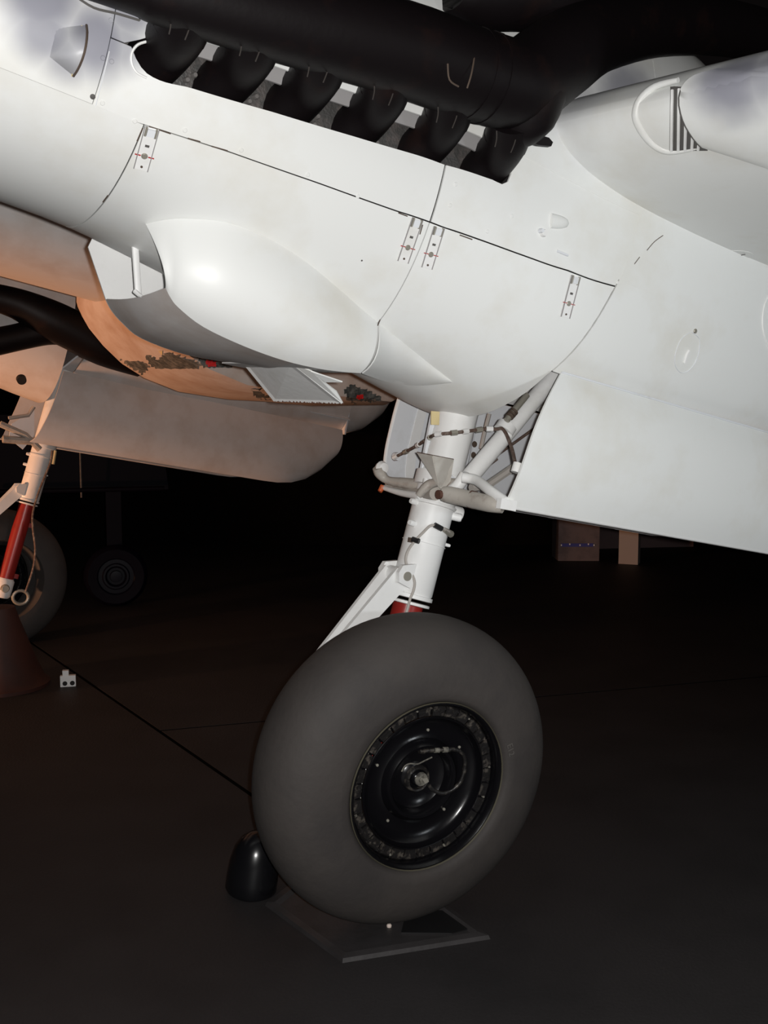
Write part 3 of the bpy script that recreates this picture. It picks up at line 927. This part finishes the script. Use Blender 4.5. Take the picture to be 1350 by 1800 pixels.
# door linkage: long tube, arms and tips
lk = mk('door_linkage', *spath([by(*hz(598, 735), .18), by(*hz(640, 742), .2), by(*hz(760, 768), .27), by(*hz(880, 795), .36), by(*hz(960, 812), .40)], [.022, .026, .026, .025, .02], 4, 16), M['grime'], air)
mk('linkage_band', *tube([by(*hz(765, 768), .273), by(*hz(795, 775), .288)], .0275, 16), M['chip'], lk)
mk('linkage_arm', *spath([by(*hz(720, 640), .2), by(*hz(800, 655), .24), by(*hz(880, 715), .34), by(*hz(975, 785), .42)], .016, 4, 12), M['paint2'], lk)
mk('linkage_foot', *box(by(*hz(980, 800), .43), (1, 0, 0), (0, 1, 0), (0, 0, 1), .06, .02, .03), M['paint2'], lk, smooth=False)
mk('linkage_arm', *spath([by(*hz(215, 580), -.2), by(*hz(232, 615), -.2), by(*hz(275, 655), -.18), by(*hz(380, 672), -.1), by(*hz(520, 690), 0)], [.018, .02, .014, .018, .02], 4, 12), M['grime'], lk)
mk('linkage_knob', *lathe([(0, .02), (.018, .015), (.024, 0), (.018, -.015), (0, -.02)], by(*hz(240, 582), -.2), (0, 1, 0), 14), M['paint2'], lk)
mk('linkage_arm', *spath([by(*hz(235, 700), -.22), by(*hz(300, 700), -.2), by(*hz(420, 722), -.08), by(*hz(560, 735), .1)], [.008, .012, .016, .022], 4, 12), M['grime'], lk)
mk('linkage_arm', *spath([by(*hz(250, 700), -.22), by(*hz(360, 732), -.1), by(*hz(470, 748), .02)], [.008, .011, .012], 4, 12), M['paint2'], lk)
mk('orange_tip', *tube([by(*hz(248, 692), -.22), by(*hz(228, 722), -.22)], [.011, .008], 10), M['orange'], lk)
mk('linkage_lug', *tube([by(*hz(505, 650), .05), by(*hz(500, 700), .06)], .011, 10), M['paint2'], lk)
mk('linkage_bolt', *tube([by(*hz(572, 740), .2), by(*hz(588, 740), .2)], .014, 10), M['chip'], lk)
mk('linkage_casting', *spath([by(*hz(460, 745), .08), by(*hz(510, 690), .1), by(*hz(560, 670), .1), by(*hz(640, 668), .1), by(*hz(680, 665), .1)], [.012, .016, .014, .014, .012], 4, 10), M['grime'], lk)
# bungee cable across the well
cb = [(310, 522, -.3), (375, 490, -.24), (450, 450, -.14), (520, 405, -.02), (560, 385, .07), (650, 376, .1), (720, 368, .1), (800, 358, .1), (860, 350, .11), (920, 352, .13), (955, 350, .15), (985, 395, .18), (1015, 480, .24), (1035, 570, .32), (1050, 590, .36)]
bp_ = smooth_path([by(*hz(x, y), z) for x, y, z in cb], 4)
bung = mk('bungee_cord', *tube(bp_, .0058, 8), M['brown'], air)
for k in range(0, 36, 4):
    p, q = bp_[k], bp_[k + 1]
    mk('cord_fitting', *tube([p, p + unit(q - p) * .022], [.009, .009], 8), M['paint2' if k % 8 == 0 else 'metal'], bung)
mk('cord_hook', *lathe([(0, .012), (.014, .01), (.016, -.01)], by(*hz(330, 515), -.3), (0, 1, 0), 12), M['well'], bung)
mk('cord_hook', *tube([by(*hz(1035, 610), .38), by(*hz(1052, 555), .38)], .016, 10), M['paint2'], bung)
# rods inside the well
for pts, r, m in (([(828, 470, -.2), (850, 370, -.2), (878, 262, -.2)], .008, 'hose'), ([(905, 520, -.25), (1010, 445, -.25), (1150, 345, -.25)], .006, 'brown'), ([(860, 580, -.2), (925, 530, -.2)], .005, 'brown'),
                  ([(770, 700, .1), (860, 690, .1), (1035, 570, .1)], .014, 'hose'), ([(1150, 190, -.2), (1200, 205, -.2)], .005, 'hose')):
    mk('well_rod', *tube([by(*hz(x, y), z) for x, y, z in pts], r, 8), M[m], nac)
for x, y in ((790, 442), (784, 506)):
    p = by(*hz(x, y), -.28)
    mk('rib_hole', *lathe([(0, .002), (.011, .002), (.012, 0)], p, (0, 1, 0), 14), M['rustscratch'], nac)
mk('well_rib', *slab([by(*hz(815, 240), -.29), by(*hz(850, 240), -.29), by(*hz(790, 640), -.29), by(*hz(745, 640), -.29)], .01), M['well'], nac, smooth=False)

# ---- wheel doors
def build_doors():
    # near door: curved sheet hanging from the hinge
    fr = [by(987, 655, .405), by(964, 700, .445), by(940, 757, .46), by(914, 832, .45), by(888, 891, .415)]
    fr = smooth_path(fr, 3)
    g = []
    for x in np.linspace(0, 1, 18):
        row = []
        for k, p in enumerate(fr):
            t = k / (len(fr) - 1)
            xe = 2.15 + .1 * (1 - t)
            xx = p[0] + (xe - p[0]) * x
            zb_ = (1 - t) * 0 + t * (.07 * max(0, (x - .72) / .28) ** 2 * 3)
            row.append(np.array([xx, p[1] - .05 * max(0, (x - .6) / .4) ** 2, p[2] + zb_ + (.02 - .02 * t) * 0]))
        g.append(row)
    dr = mk('wheel_door', *sheet(g, (0, 1, 0), .008), M['paint'], air, angle=40)
    mk('door_edge', *tube([r[-1] + np.array([0, -.006, .004]) for r in g], .008, 8), M['paint2'], dr)
    h = [r[0] + np.array([0, .002, .001]) for r in g]
    mk('door_hinge', *tube(h, .0035, 8), M['well'], dr)
    # far door, its inner face towards us
    g = []
    prof = [(-.40, 1.345), (-.428, 1.25), (-.445, 1.15), (-.452, 1.08), (-.443, 1.0), (-.41, .955), (-.36, .935)]
    prof = smooth_path(prof, 3)
    for x in np.linspace(.2, 2.2, 18):
        t0 = max(0, (x - 1.6) / .6) ** 2
        g.append([np.array([x, p[0] + .05 * t0, p[1] + .2 * t0 * (1.345 - p[1]) / .4]) for p in prof])
    d2 = mk('wheel_door', *sheet(g, (0, 1, 0), -.008), M['well'], air, angle=40)
    # raised inner frame of the far door
    g2_ = [[np.array([x, p[0] + .012, p[1]]) for p in prof[1:-2]] for x in np.linspace(.29, .33, 3)]
    mk('door_frame', *sheet(g2_, (0, 1, 0), .012), M['paint2'], d2)
    mk('door_edge', *tube([np.array([.2, p[0], p[1]]) for p in prof], .008, 8), M['paint2'], d2)
    for x in (.62, 1.0, 1.4):
        g3 = [[np.array([xx, p[0] + .012, p[1]]) for p in prof[1:-2]] for xx in (x, x + .03)]
        mk('door_rib', *sheet(g3, (0, 1, 0), .012), M['well'], d2)
build_doors()

# ------------------------------------------------------------------ main wheel
WAZ, WCAM = radians(28), radians(4.5)
def build_wheel(center, n, flip=1):
    n = unit(n)
    u = unit(np.cross(n, [0, 0, 1])); v = np.cross(n, u)
    R, wd = .478, .332
    prof = []
    for t in np.linspace(-pi / 2, pi / 2, 41):
        c = max(cos(t), 0)
        prof.append((R - wd * .62 + wd * .62 * c ** .85, wd / 2 * math.copysign(abs(sin(t)) ** .9, t)))
    prof = [(.235, -.10)] + prof + [(.2625, .158), (.258, .150), (.252, .135)]
    ty = mk('main_wheel', *lathe(prof, center, n, 96), M['rubber'], air, angle=50)
    L = lambda r, a, h: center + n * h + r * (cos(a) * u + sin(a) * v)
    def ring(name, prof, m, k=64, ang=35): return mk(name, *lathe(prof, center, n, k), M[m], ty, angle=ang)
    ring('rim_edge', [(.2555, .146), (.2575, .152), (.2555, .156), (.2525, .150)], 'rimedge')
    ring('rim_flange', [(.256, .13), (.2545, .1515), (.249, .1525), (.243, .146), (.239, .135), (.237, .118)], 'rim')
    ring('rim_well', [(.241, .117), (.205, .113)], 'rim')
    ring('wheel_dish', [(.205, .124), (.202, .127), (.199, .122), (.196, .108), (.188, .098), (.165, .088), (.14, .086), (.128, .092), (.120, .108), (.112, .116), (.104, .114), (.098, .104), (.092, .082), (.078, .072), (.05, .068), (.0, .068)], 'rim', 72)
    ring('dish_bead', [(.2035, .126), (.2015, .129), (.199, .128), (.199, .124)], 'rim')
    # worn segments round the bead seat
    for i in range(30):
        a0 = 2 * pi * i / 30; a1 = a0 + 2 * pi / 30 * .86
        g = []
        h = .118 + .004 * random.random()
        for r, hh in ((.203, h - .003), (.207, h + .003), (.232, h + .004), (.2365, h)):
            g.append([L(r, a0 + (a1 - a0) * t, hh) for t in np.linspace(0, 1, 4)])
        mk('rim_segment', *sheet(g, n, .006), M['rimworn'], ty)
    for i in range(30):
        a0 = 2 * pi * (i + .9) / 30
        mk('rim_bolt', *lathe([(0, .004), (.0025, .004), (.0038, .002), (.0038, -.004)], L(.2285, a0, .121), n, 8), M['hubmetal' if i % 4 == 0 else 'rimworn'], ty)
    for a0, r in ((2.1, .15), (3.4, .155), (4.7, .15), (5.6, .158), (.7, .15)):
        mk('dish_rivet', *lathe([(0, .004), (.004, .003), (.005, -.002)], L(r, a0, .087), n, 8), M['metal'], ty)
    # hub centre
    mk('hub_boss', *lathe([(0, .026), (.016, .026), (.021, .022), (.024, .012), (.04, .008), (.05, 0)], L(0, 0, .066), n, 24), M['rim'], ty)
    mk('hub_boss', *lathe([(.030, .0), (.031, .016), (.036, .018), (.040, .014), (.042, .0)], L(.004, 1.2, .071), n, 24), M['rimworn'], ty)
    cc = L(.006, .0, .094)
    mk('hub_nut', *lathe([(0, .012), (.008, .012), (.010, .008), (.010, -.004)], cc, n, 6), M['hubmetal'], ty, angle=20)
    mk('hub_washer', *lathe([(.010, .004), (.02, .003), (.021, -.004)], cc, n, 20), M['hubmetal'], ty)
    return ty, L, n, u, v
WC = to_world(np.array([0, .207, 0])) + np.array([0, 0, .091]) + _ah * .011
nW = np.array([sin(WAZ) * cos(WCAM), -cos(WAZ) * cos(WCAM), -sin(WCAM)])
nB = np.array([nW @ AFT, nW @ PORT, nW @ UPB])
wheel, WL_, wn_, wu, wv = build_wheel(to_body(WC), nB)
def onwheel(px, py, h):
    """point of the wheel's face, h outboard of its mid-plane"""
    r = rayb(px, py); c = to_body(WC) + wn_ * h
    return CAMB + r * (((c - CAMB) @ wn_) / (r @ wn_))
zz = lambda x, y: (580 + x * 340 / 1350, 1200 + y * 340 / 1350)
hs = [onwheel(*zz(x, y), h) for x, y, h in ((650, 478, .105), (740, 470, .112), (800, 468, .114), (870, 466, .116), (920, 490, .118), (942, 540, .118), (936, 620, .118), (905, 700, .116), (850, 750, .112), (780, 772, .108), (715, 745, .102), (690, 715, .1))]
mk('valve_hose', *tube(smooth_path(hs, 5), .0062, 10), M['rimworn'], wheel)
for i in (1, 2):
    mk('hose_ferrule', *tube([hs[i] - unit(hs[i + 1] - hs[i]) * .006, hs[i] + unit(hs[i + 1] - hs[i]) * .010], .0085, 10), M['hubmetal'], wheel)
mk('valve_wire', *tube(smooth_path([onwheel(*zz(x, y), .108) for x, y in ((500, 620), (525, 580), (560, 565), (610, 568), (660, 545), (712, 520))], 4), .0022, 6), M['hubmetal'], wheel)
mk('valve_body', *tube([onwheel(*zz(622, 478), .106), onwheel(*zz(660, 480), .106)], .008, 10), M['rimworn'], wheel)
mk('hub_tag', *slab([onwheel(*zz(x, y), .112) for x, y in ((642, 672), (678, 662), (690, 690), (665, 705))], .002), M['metal'], wheel, smooth=False)
# moulded characters on the sidewall
def sidewall_text(txt, px, py, size, ang):
    cu = bpy.data.curves.new('sidewall_text', 'FONT'); cu.body = txt; cu.size = size; cu.extrude = .0008; cu.align_x = 'CENTER'; cu.align_y = 'CENTER'
    tmp = bpy.data.objects.new('tmp', cu); COL.objects.link(tmp)
    dg = bpy.context.evaluated_depsgraph_get()
    me0 = bpy.data.meshes.new_from_object(tmp.evaluated_get(dg))
    vs = [v.co.copy() for v in me0.vertices]; fs = [tuple(p.vertices) for p in me0.polygons]
    bpy.data.objects.remove(tmp)
    c = onwheel(px, py, .1668); rad = unit((c - to_body(WC)) - wn_ * ((c - to_body(WC)) @ wn_)); tan = np.cross(wn_, rad)
    if (to_world(c + tan) - to_world(c))[2] > 0: tan = -tan
    xa = tan; ya = rad
    if np.cross(xa, ya) @ wn_ * 1 > 0: pass
    P = [c + xa * v.x + ya * v.y + wn_ * (v.z + .0006) for v in vs]
    o = mk('sidewall_lettering', P, fs, M['lettering'], wheel, smooth=False, fix=False)
    return o
M['lettering'] = mat('moulded_lettering', (0.085, 0.078, 0.072), 0.6)
sidewall_text('E12', 897, 1318, .028, 0)

# ------------------------------------------------------------------ fuselage between the nacelles
def build_fuselage():
    rings = []
    for x, hw, zb_, zt in ((-4.2, .08, 1.9, 2.1), (-4.0, .2, 1.78, 2.25), (-3.3, .36, 1.74, 2.45), (-2.2, .46, 1.69, 2.6), (-1.0, .50, 1.67, 2.8), (-.4, .50, 1.66, 3.0), (1.0, .50, 1.655, 3.05), (3.0, .42, 1.70, 2.7), (5.0, .28, 1.8, 2.5), (6.5, .18, 1.95, 2.4)):
        c = (zb_ + zt) / 2; h = (zt - zb_) / 2
        rings.append([np.array([x, -2.15 + hw * math.copysign(abs(sin(t)) ** .72, sin(t)), c - h * math.copysign(abs(cos(t)) ** .72, cos(t))]) for t in np.linspace(-pi, pi, 41)[:-1]])
    fu = mk('fuselage', *loft(rings, True), M['fuselage'], air, angle=50)
    # ventral tray: bottom profile taken along the side
    P = [np.array([a, 0, b]) for a, b in ((-.40, 1.68), (-.39, 1.656), (-.36, 1.613), (-.316, 1.561), (-.229, 1.489), (-.128, 1.425), (0, 1.378), (.2, 1.345), (.5, 1.36), (.74, 1.395), (1.03, 1.425), (1.15, 1.5), (1.2, 1.72))]
    rings = []
    for p in P:
        hw = .46
        rings.append([np.array([p[0], -2.15 + hw * sx, max(z, p[2])]) for sx, z in ((-1, 1.78), (-1.0, p[2] + .06), (-.96, p[2] + .015), (-.85, p[2]), (0, p[2] - .002), (.85, p[2]), (.96, p[2] + .015), (1.0, p[2] + .06), (1.0, 1.78))])
    v, f = loft(rings, True, True)
    tr = mk('ventral_tray', v, f, M['tray'], fu, angle=40)
    from mathutils.bvhtree import BVHTree
    tree = BVHTree.FromPolygons([tuple(x) for x in v], f)
    def tray_hit(px, py):
        r = unit(rayb(px, py))
        h = tree.ray_cast(Vector(CAMB), Vector(r))[0]
        return None if h is None else np.array(h)
    def patch_(pts, name, m, y=-1.66, th=.012):
        lift = (.004, .012) if m == 'patch' else (.013, .015)
        st_ = 4.0 if m == 'patch' else 3.0
        xs = [p[0] for p in pts]; ys = [p[1] for p in pts]
        def inside(x, y):
            c = False
            for k in range(len(pts)):
                (x1, y1), (x2, y2) = pts[k], pts[k - 1]
                if (y1 > y) != (y2 > y) and x < (x2 - x1) * (y - y1) / (y2 - y1) + x1: c = not c
            return c
        idx = {}; v_ = []; f_ = []; edges = {}
        def vert(i, j):
            if (i, j) not in idx:
                px, py = min(xs) + i * st_ + random.uniform(-1.2, 1.2), min(ys) + j * st_ + random.uniform(-1.2, 1.2)
                q = tray_hit(px, py)
                if q is None: return None
                idx[(i, j)] = len(v_); v_.append(q + unit(CAMB - q) * random.uniform(*lift))
            return idx[(i, j)]
        for i in range(int((max(xs) - min(xs)) / st_) + 1):
            for j in range(int((max(ys) - min(ys)) / st_) + 1):
                if inside(min(xs) + (i + .5) * st_, min(ys) + (j + .5) * st_):
                    q = [vert(i, j), vert(i + 1, j), vert(i + 1, j + 1), vert(i, j + 1)]
                    if None in q: continue
                    f_.append(tuple(q))
                    for k in range(4):
                        e = (q[k], q[(k + 1) % 4]); edges[tuple(sorted(e))] = None if tuple(sorted(e)) in edges else e
        low = {}
        for e in [e for e in edges.values() if e]:
            for k in e:
                if k not in low: low[k] = len(v_); v_.append(v_[k] - unit(CAMB - v_[k]) * .02)
            f_.append((e[0], e[1], low[e[1]], low[e[0]]))
        if f_: mk(name, v_, f_, M[m], tr, smooth=False, fix=False)
    z4 = lambda x, y: (100 + x / 2.25, 350 + y / 2.25)
    patch_([z4(*p) for p in ((240, 632), (290, 645), (335, 640), (368, 665), (330, 700), (300, 690), (262, 665))], 'scorched_patch', 'patch')
    patch_([z4(*p) for p in ((352, 620), (380, 622), (400, 640), (420, 612), (455, 608), (490, 625), (560, 645), (568, 665), (520, 672), (450, 668), (390, 668), (362, 650))], 'scorched_patch', 'patch')
    patch_([z4(*p) for p in ((550, 622), (575, 628), (640, 636), (700, 655), (690, 668), (620, 668), (575, 662))], 'scorched_patch', 'patch')
    patch_([z4(*p) for p in ((768, 750), (800, 752), (842, 785), (870, 800), (826, 802), (788, 785))], 'scorched_patch', 'patch', -1.62)
    patch_([z4(*p) for p in ((1137, 752), (1165, 734), (1225, 755), (1290, 788), (1250, 805), (1180, 812), (1150, 795))], 'scorched_patch', 'patch', -1.62)
    patch_([z4(*p) for p in ((583, 640), (612, 636), (632, 645), (628, 662), (600, 662))], 'red_plug', 'brightred', -1.645)
    patch_([z4(*p) for p in ((1187, 776), (1208, 774), (1214, 786), (1200, 792), (1186, 788))], 'red_plug', 'brightred', -1.605)
    patch_([z4(*p) for p in ((403, 604), (415, 602), (418, 613), (408, 616))], 'yellow_chip', 'yellow', -1.645)
    # bright strips of the far fairing
    return fu
build_fuselage()

# ------------------------------------------------------------------ starboard nacelle, gear, wheel, exhaust
MAP = starboard
def build_starboard():
    rings = [[N(x, p) for p in np.linspace(-pi, pi, 49)[:-1]] for x in list(np.linspace(-2.4, .12, 16))]
    sn = mk('engine_nacelle', *loft(rings, True), M['fuselage'], air, angle=40)
    for sgn in (1, -1):
        phH = lambda x: next((p for p in np.linspace(D(20), D(90), 71) if N(max(x, .15), p)[2] > 1.343), D(60))
        lo, hi = (phH, K(D(128))) if sgn > 0 else (K(D(-128)), lambda x: -phH(x))
        v, f = patch(lambda p: xrim(p) - .04, K(2.29), lo, hi, 20, 14)
        mk('nacelle_skin', v, f, M['fuselage'], sn, angle=40)
    mk('nacelle_tail', *tail_rings(), M['fuselage'], sn)
    well(sn)
    rgs = [[N(x, p, .004) for p in np.linspace(-pi / 2, pi / 2, 30)] for x in (.095, .118)]
    # doors
    prof = smooth_path([(.40, 1.40), (.435, 1.28), (.45, 1.15), (.448, 1.05), (.425, .96), (.40, .92)], 3)
    for sgn in (-1, 1):
        g = []
        for x in np.linspace(0, 1, 20):
            row = []
            for k, p in enumerate(prof):
                t = k / (len(prof) - 1)
                e = max(0, (x - .72) / .28)
                row.append(np.array([.13 - .14 * t + (2.27 - .13 + .1 * t) * x, sgn * (p[0] - .06 * e * e), p[1] + (1.40 - p[1]) * .55 * e ** 3]))
            g.append(row)
        mk('wheel_door', *sheet(g, (0, sgn, 0), .008), M['fuselage'], air, angle=40)
    # inboard exhaust: collector and bent tail pipe
    fl = lambda p: np.array([p[0], -4.2 - p[1], p[2]]) - np.array([STBD_SHIFT[0], 0, -STBD_SHIFT[2]]) * 0
    def inv(b):
        b = b - STBD_SHIFT
        return np.array([b[0], -4.2 - b[1], b[2]])
    e1 = ((-420, 385, .065), (-260, 452, .07), (-120, 500, .075), (-30, 518, .078), (30, 534, .092), (80, 558, .118), (130, 582, .122), (185, 614, .11), (248, 650, .05))
    ex = mk('exhaust_collector', *spath([inv(by(a, b, -3.55)) for a, b, r in e1], [r for a, b, r in e1], 4, 20), M['soot'], air)
    e2 = ((-90, 614, .085), (-20, 603, .083), (30, 593, .08), (80, 582, .085), (118, 584, .08))
    mk('exhaust_stub', *spath([inv(by(-175, 600, -3.95))] + [inv(by(a, b, -3.6)) for a, b, r in e2], [.08] + [r for a, b, r in e2], 4, 16), M['soot'], ex)
    # dark bolt hole in the cowl
    p = inv(by(38, 668, -3.74))
    mk('cowl_hole', *lathe([(0, .01), (.028, .01), (.03, -.02)], p, (0, -1, -.5), 16), M['dark'], sn)
    # well clutter: bars and plates seen forward of the door
    for pts, r, m in (([(0, 745), (45, 765), (70, 790)], .02, 'grime'), ([(5, 772), (60, 776)], .024, 'grime'), ([(15, 735), (50, 730), (60, 715)], .012, 'hose')):
        mk('well_rod', *tube([inv(by(x, y, -3.95)) for x, y in pts], r, 8), M[m], sn)
    mk('well_plate', *slab([inv(by(*p, -4.1)) for p in ((20, 745), (60, 720), (60, 765), (40, 790), (15, 770))], .01), M['well'], sn, smooth=False)
    return sn
build_starboard()
STBD_SHIFT = np.array([-0.135, 0, 0.0])
leg2, _, _, _ = build_gear()
p1 = by(97, 793, -4.05); p2 = by(92, 815, -4.05)
nB2 = np.array([nB[0] * .3, nB[1], nB[2]])
build_wheel(np.array([0, .21, .03]), np.array([-.06, 1, -.05]))
MAP = PLAIN
hose2 = [by(*p, -3.98) for p in ((92, 792), (88, 815), (70, 860), (58, 900), (58, 930), (62, 965), (58, 1000), (45, 1040))]
mk('brake_hose', *tube(smooth_path(hose2, 4), .007, 8), M['brown'], leg2)
mk('hose_bracket', *tube([by(97, 792, -3.98), by(93, 816, -3.98)], .011, 8), M['yellow'], leg2)

# starboard wing stub joining fuselage, nacelles and beyond
rings = []
for y in (-1.65, -2.6, -3.8, -5.5, -7.5):
    rings.append([np.array([.1 + a, y, 2.02 + (.02 if y > -3.9 else .06) + b]) for a, b in WLs + WUs])
mk('wing', *loft(rings, True), M['fuselage'], air, angle=30)
rings = [[np.array([.1 + a, y, 2.05 + b]) for a, b in WLs + WUs] for y in (-.38, -1.0, -1.7)]
mk('wing', *loft(rings, True), M['fuselage'], air, angle=30)

# ------------------------------------------------------------------ things on the floor
def floor_poly(pts, z): return [floor_at(px, py, z) for px, py in pts]
o1 = floor_poly([(466, 1592), (602, 1693), (862, 1651), (770, 1585), (545, 1530)], 0.0)
cen = sum(o1) / len(o1)
zz_ = lambda k, z: [cen + (p - cen) * k + np.array([0, 0, z]) for p in o1]
v = zz_(1, 0) + zz_(.985, .012) + zz_(.90, .016) + zz_(.86, .004)
f = []
for k in range(3):
    for i in range(5):
        f.append((k * 5 + i, k * 5 + (i + 1) % 5, (k + 1) * 5 + (i + 1) % 5, (k + 1) * 5 + i))
f += [tuple(range(15, 20)), (4, 3, 2, 1, 0)]
tag(mk('wheel_tray', v, f, M['plate'], None, body=False, smooth=False), 'dark steel tray with raised lip under the big near tyre', 'tray')
pp = floor_poly([(705, 1640), (712, 1612), (760, 1600), (795, 1602), (822, 1634), (795, 1641)], .0065)  # flat black shape beside the tyre's foot
tag(mk('black_mat', *slab(pp, .003, (0, 0, 1)), M['black'], None, body=False, smooth=False), 'shiny black mat lying on the tray behind the tyre', 'mat')
c = floor_at(684, 1629, .004)
tag(mk('pebble', *lathe([(0, .010), (.005, .009), (.008, .005), (.0075, .0), (0, 0)], c, (0, 0, 1), 12), M['pebble'], None, body=False), 'small pale pebble on the dark tray below the near tyre', 'pebble')
# glossy chock
c = floor_at(440, 1566)
ax = unit(np.array([.16, .02, 1.0]))
tag(mk('wheel_chock', *lathe([(0, 0), (.078, 0), (.084, .01), (.084, .05), (.080, .10), (.070, .145), (.052, .178), (.028, .197), (0, .203)], c, ax, 36), M['gloss'], None, body=False, angle=50), 'glossy black rounded chock against the front of the near tyre', 'wheel chock')
# dark red tapered stand
c = floor_at(2, 1205)
st_ = mk('tapered_stand', *lathe([(.27, 0), (.272, .02), (.245, .04), (.20, .14), (.155, .27), (.115, .38), (.09, .46), (.0, .47)], c, (0, 0, 1), 40), M['cone'], None, body=False, angle=40)
tag(st_, 'dark red tapered floor stand in front of the far wheel', 'stand')
# white bracket on the floor
c = floor_at(120, 1206)
br = empty('floor_bracket', 'small white metal bracket with two holes on the floor by the dark joint', 'bracket', loc=c)
u_ = unit(np.array([1, .25, 0])); v_ = np.array([-u_[1], u_[0], 0]); zv = np.array([0, 0, 1.])
lc = np.zeros(3)
mk('bracket_plate', *box(lc + zv * .032, u_, v_, zv, .085, .03, .064), M['paint2'], br, body=False, smooth=False)
mk('bracket_block', *box(lc + zv * .079 - u_ * .012, u_, v_, zv, .034, .028, .03), M['paint2'], br, body=False, smooth=False)
for k in (-.017, .024):
    mk('bracket_hole', *lathe([(0, .002), (.013, .002), (.014, -.002)], lc + zv * .02 + u_ * k - v_ * .0155, -v_, 14), M['dark'], br, body=False)

# ------------------------------------------------------------------ far background
def at_dist(px, py, Y):
    r = ray(px, py); return CAM + r * (Y / r[1])
# display box
a = floor_at(981, 986); b = floor_at(1050, 984)
Y = a[1]
tb = empty('display_case', 'dim pale display case with a blue strip against the back wall', 'display case', loc=((a[0] + b[0]) / 2, Y + .2, 0))
wd = b[0] - a[0]
mk('case_body', *box((0, 0, .6), (1, 0, 0), (0, 1, 0), zv, wd, .4, 1.2), M['board'], tb, body=False, smooth=False)
zc_ = at_dist(1015, 958, Y)[2]
mk('blue_strip', *box((-.02, -.205, zc_), (1, 0, 0), (0, 1, 0), zv, wd * .78, .01, .035), M['blue'], tb, body=False, smooth=False)
for k, dx in enumerate((-.19, -.1, .01, .10, .16)):
    mk('white_letter', *box((dx, -.212, zc_ + .01 * (k % 2)), (1, 0, 0), (0, 1, 0), zv, .012, .004, .016), M['whitedot'], tb, body=False, smooth=False)
# low partition behind
a = floor_at(1048, 964); b = floor_at(1216, 960)
pr = mk('partition', *box((a + b) / 2 + zv * .55, unit(b - a), np.cross(zv, unit(b - a)), zv, np.linalg.norm(b - a), .08, 1.1), M['partition'], None, body=False, smooth=False)
tag(pr, 'low dim brownish partition behind the pale column', 'partition')
# column
c = floor_at(1106, 993)
cl = mk('column', *box(c + zv * 2.1 + np.array([.03, .12, 0]), unit(np.array([.72, -.30, 0])), unit(np.array([.30, .72, 0])), zv, .2, .16, 4.2), M['column'], None, body=False, smooth=False)
tag(cl, 'pale square column rising from the dark floor beyond the wing', 'column')
# machine with a black wheel far behind
c = floor_at(205, 1066)
mc = empty('service_trolley', 'almost black wheeled trolley standing in the dark beyond the far gear', 'trolley', loc=c)
tx = unit(np.array([.95, .3, 0])); ty_ = np.array([-tx[1], tx[0], 0])
mk('trolley_tyre', *lathe([(.15, -.06), (.22, -.065), (.25, -.03), (.255, 0), (.25, .03), (.22, .065), (.15, .06)], zv * .255, -ty_, 40), M['machine'], mc, body=False)
mk('trolley_rim', *lathe([(.16, .05), (.15, .06), (.14, .045), (.11, .045), (.10, .055), (.085, .055), (.07, .035), (.05, .035), (.045, .06), (0, .062)], zv * .255, -ty_, 36), M['darkgloss'], mc, body=False)
mk('trolley_fork', *box(zv * .62 + ty_ * .12, tx, ty_, zv, .12, .08, .7), M['machine'], mc, body=False, smooth=False)
mk('trolley_body', *box(zv * 1.25 + ty_ * .55 - tx * .3, tx, ty_, zv, 1.5, .8, .62, .92), M['machine'], mc, body=False, smooth=False)
mk('trolley_rail', *tube([zv * .96 + tx * t - ty_ * .0 for t in (-1.0, .4)], .02, 10), M['machine'], mc, body=False)
mk('trolley_post', *tube([zv * .9 - tx * .25, zv * 1.5 - tx * .25], .008, 8), M['engine'], mc, body=False)
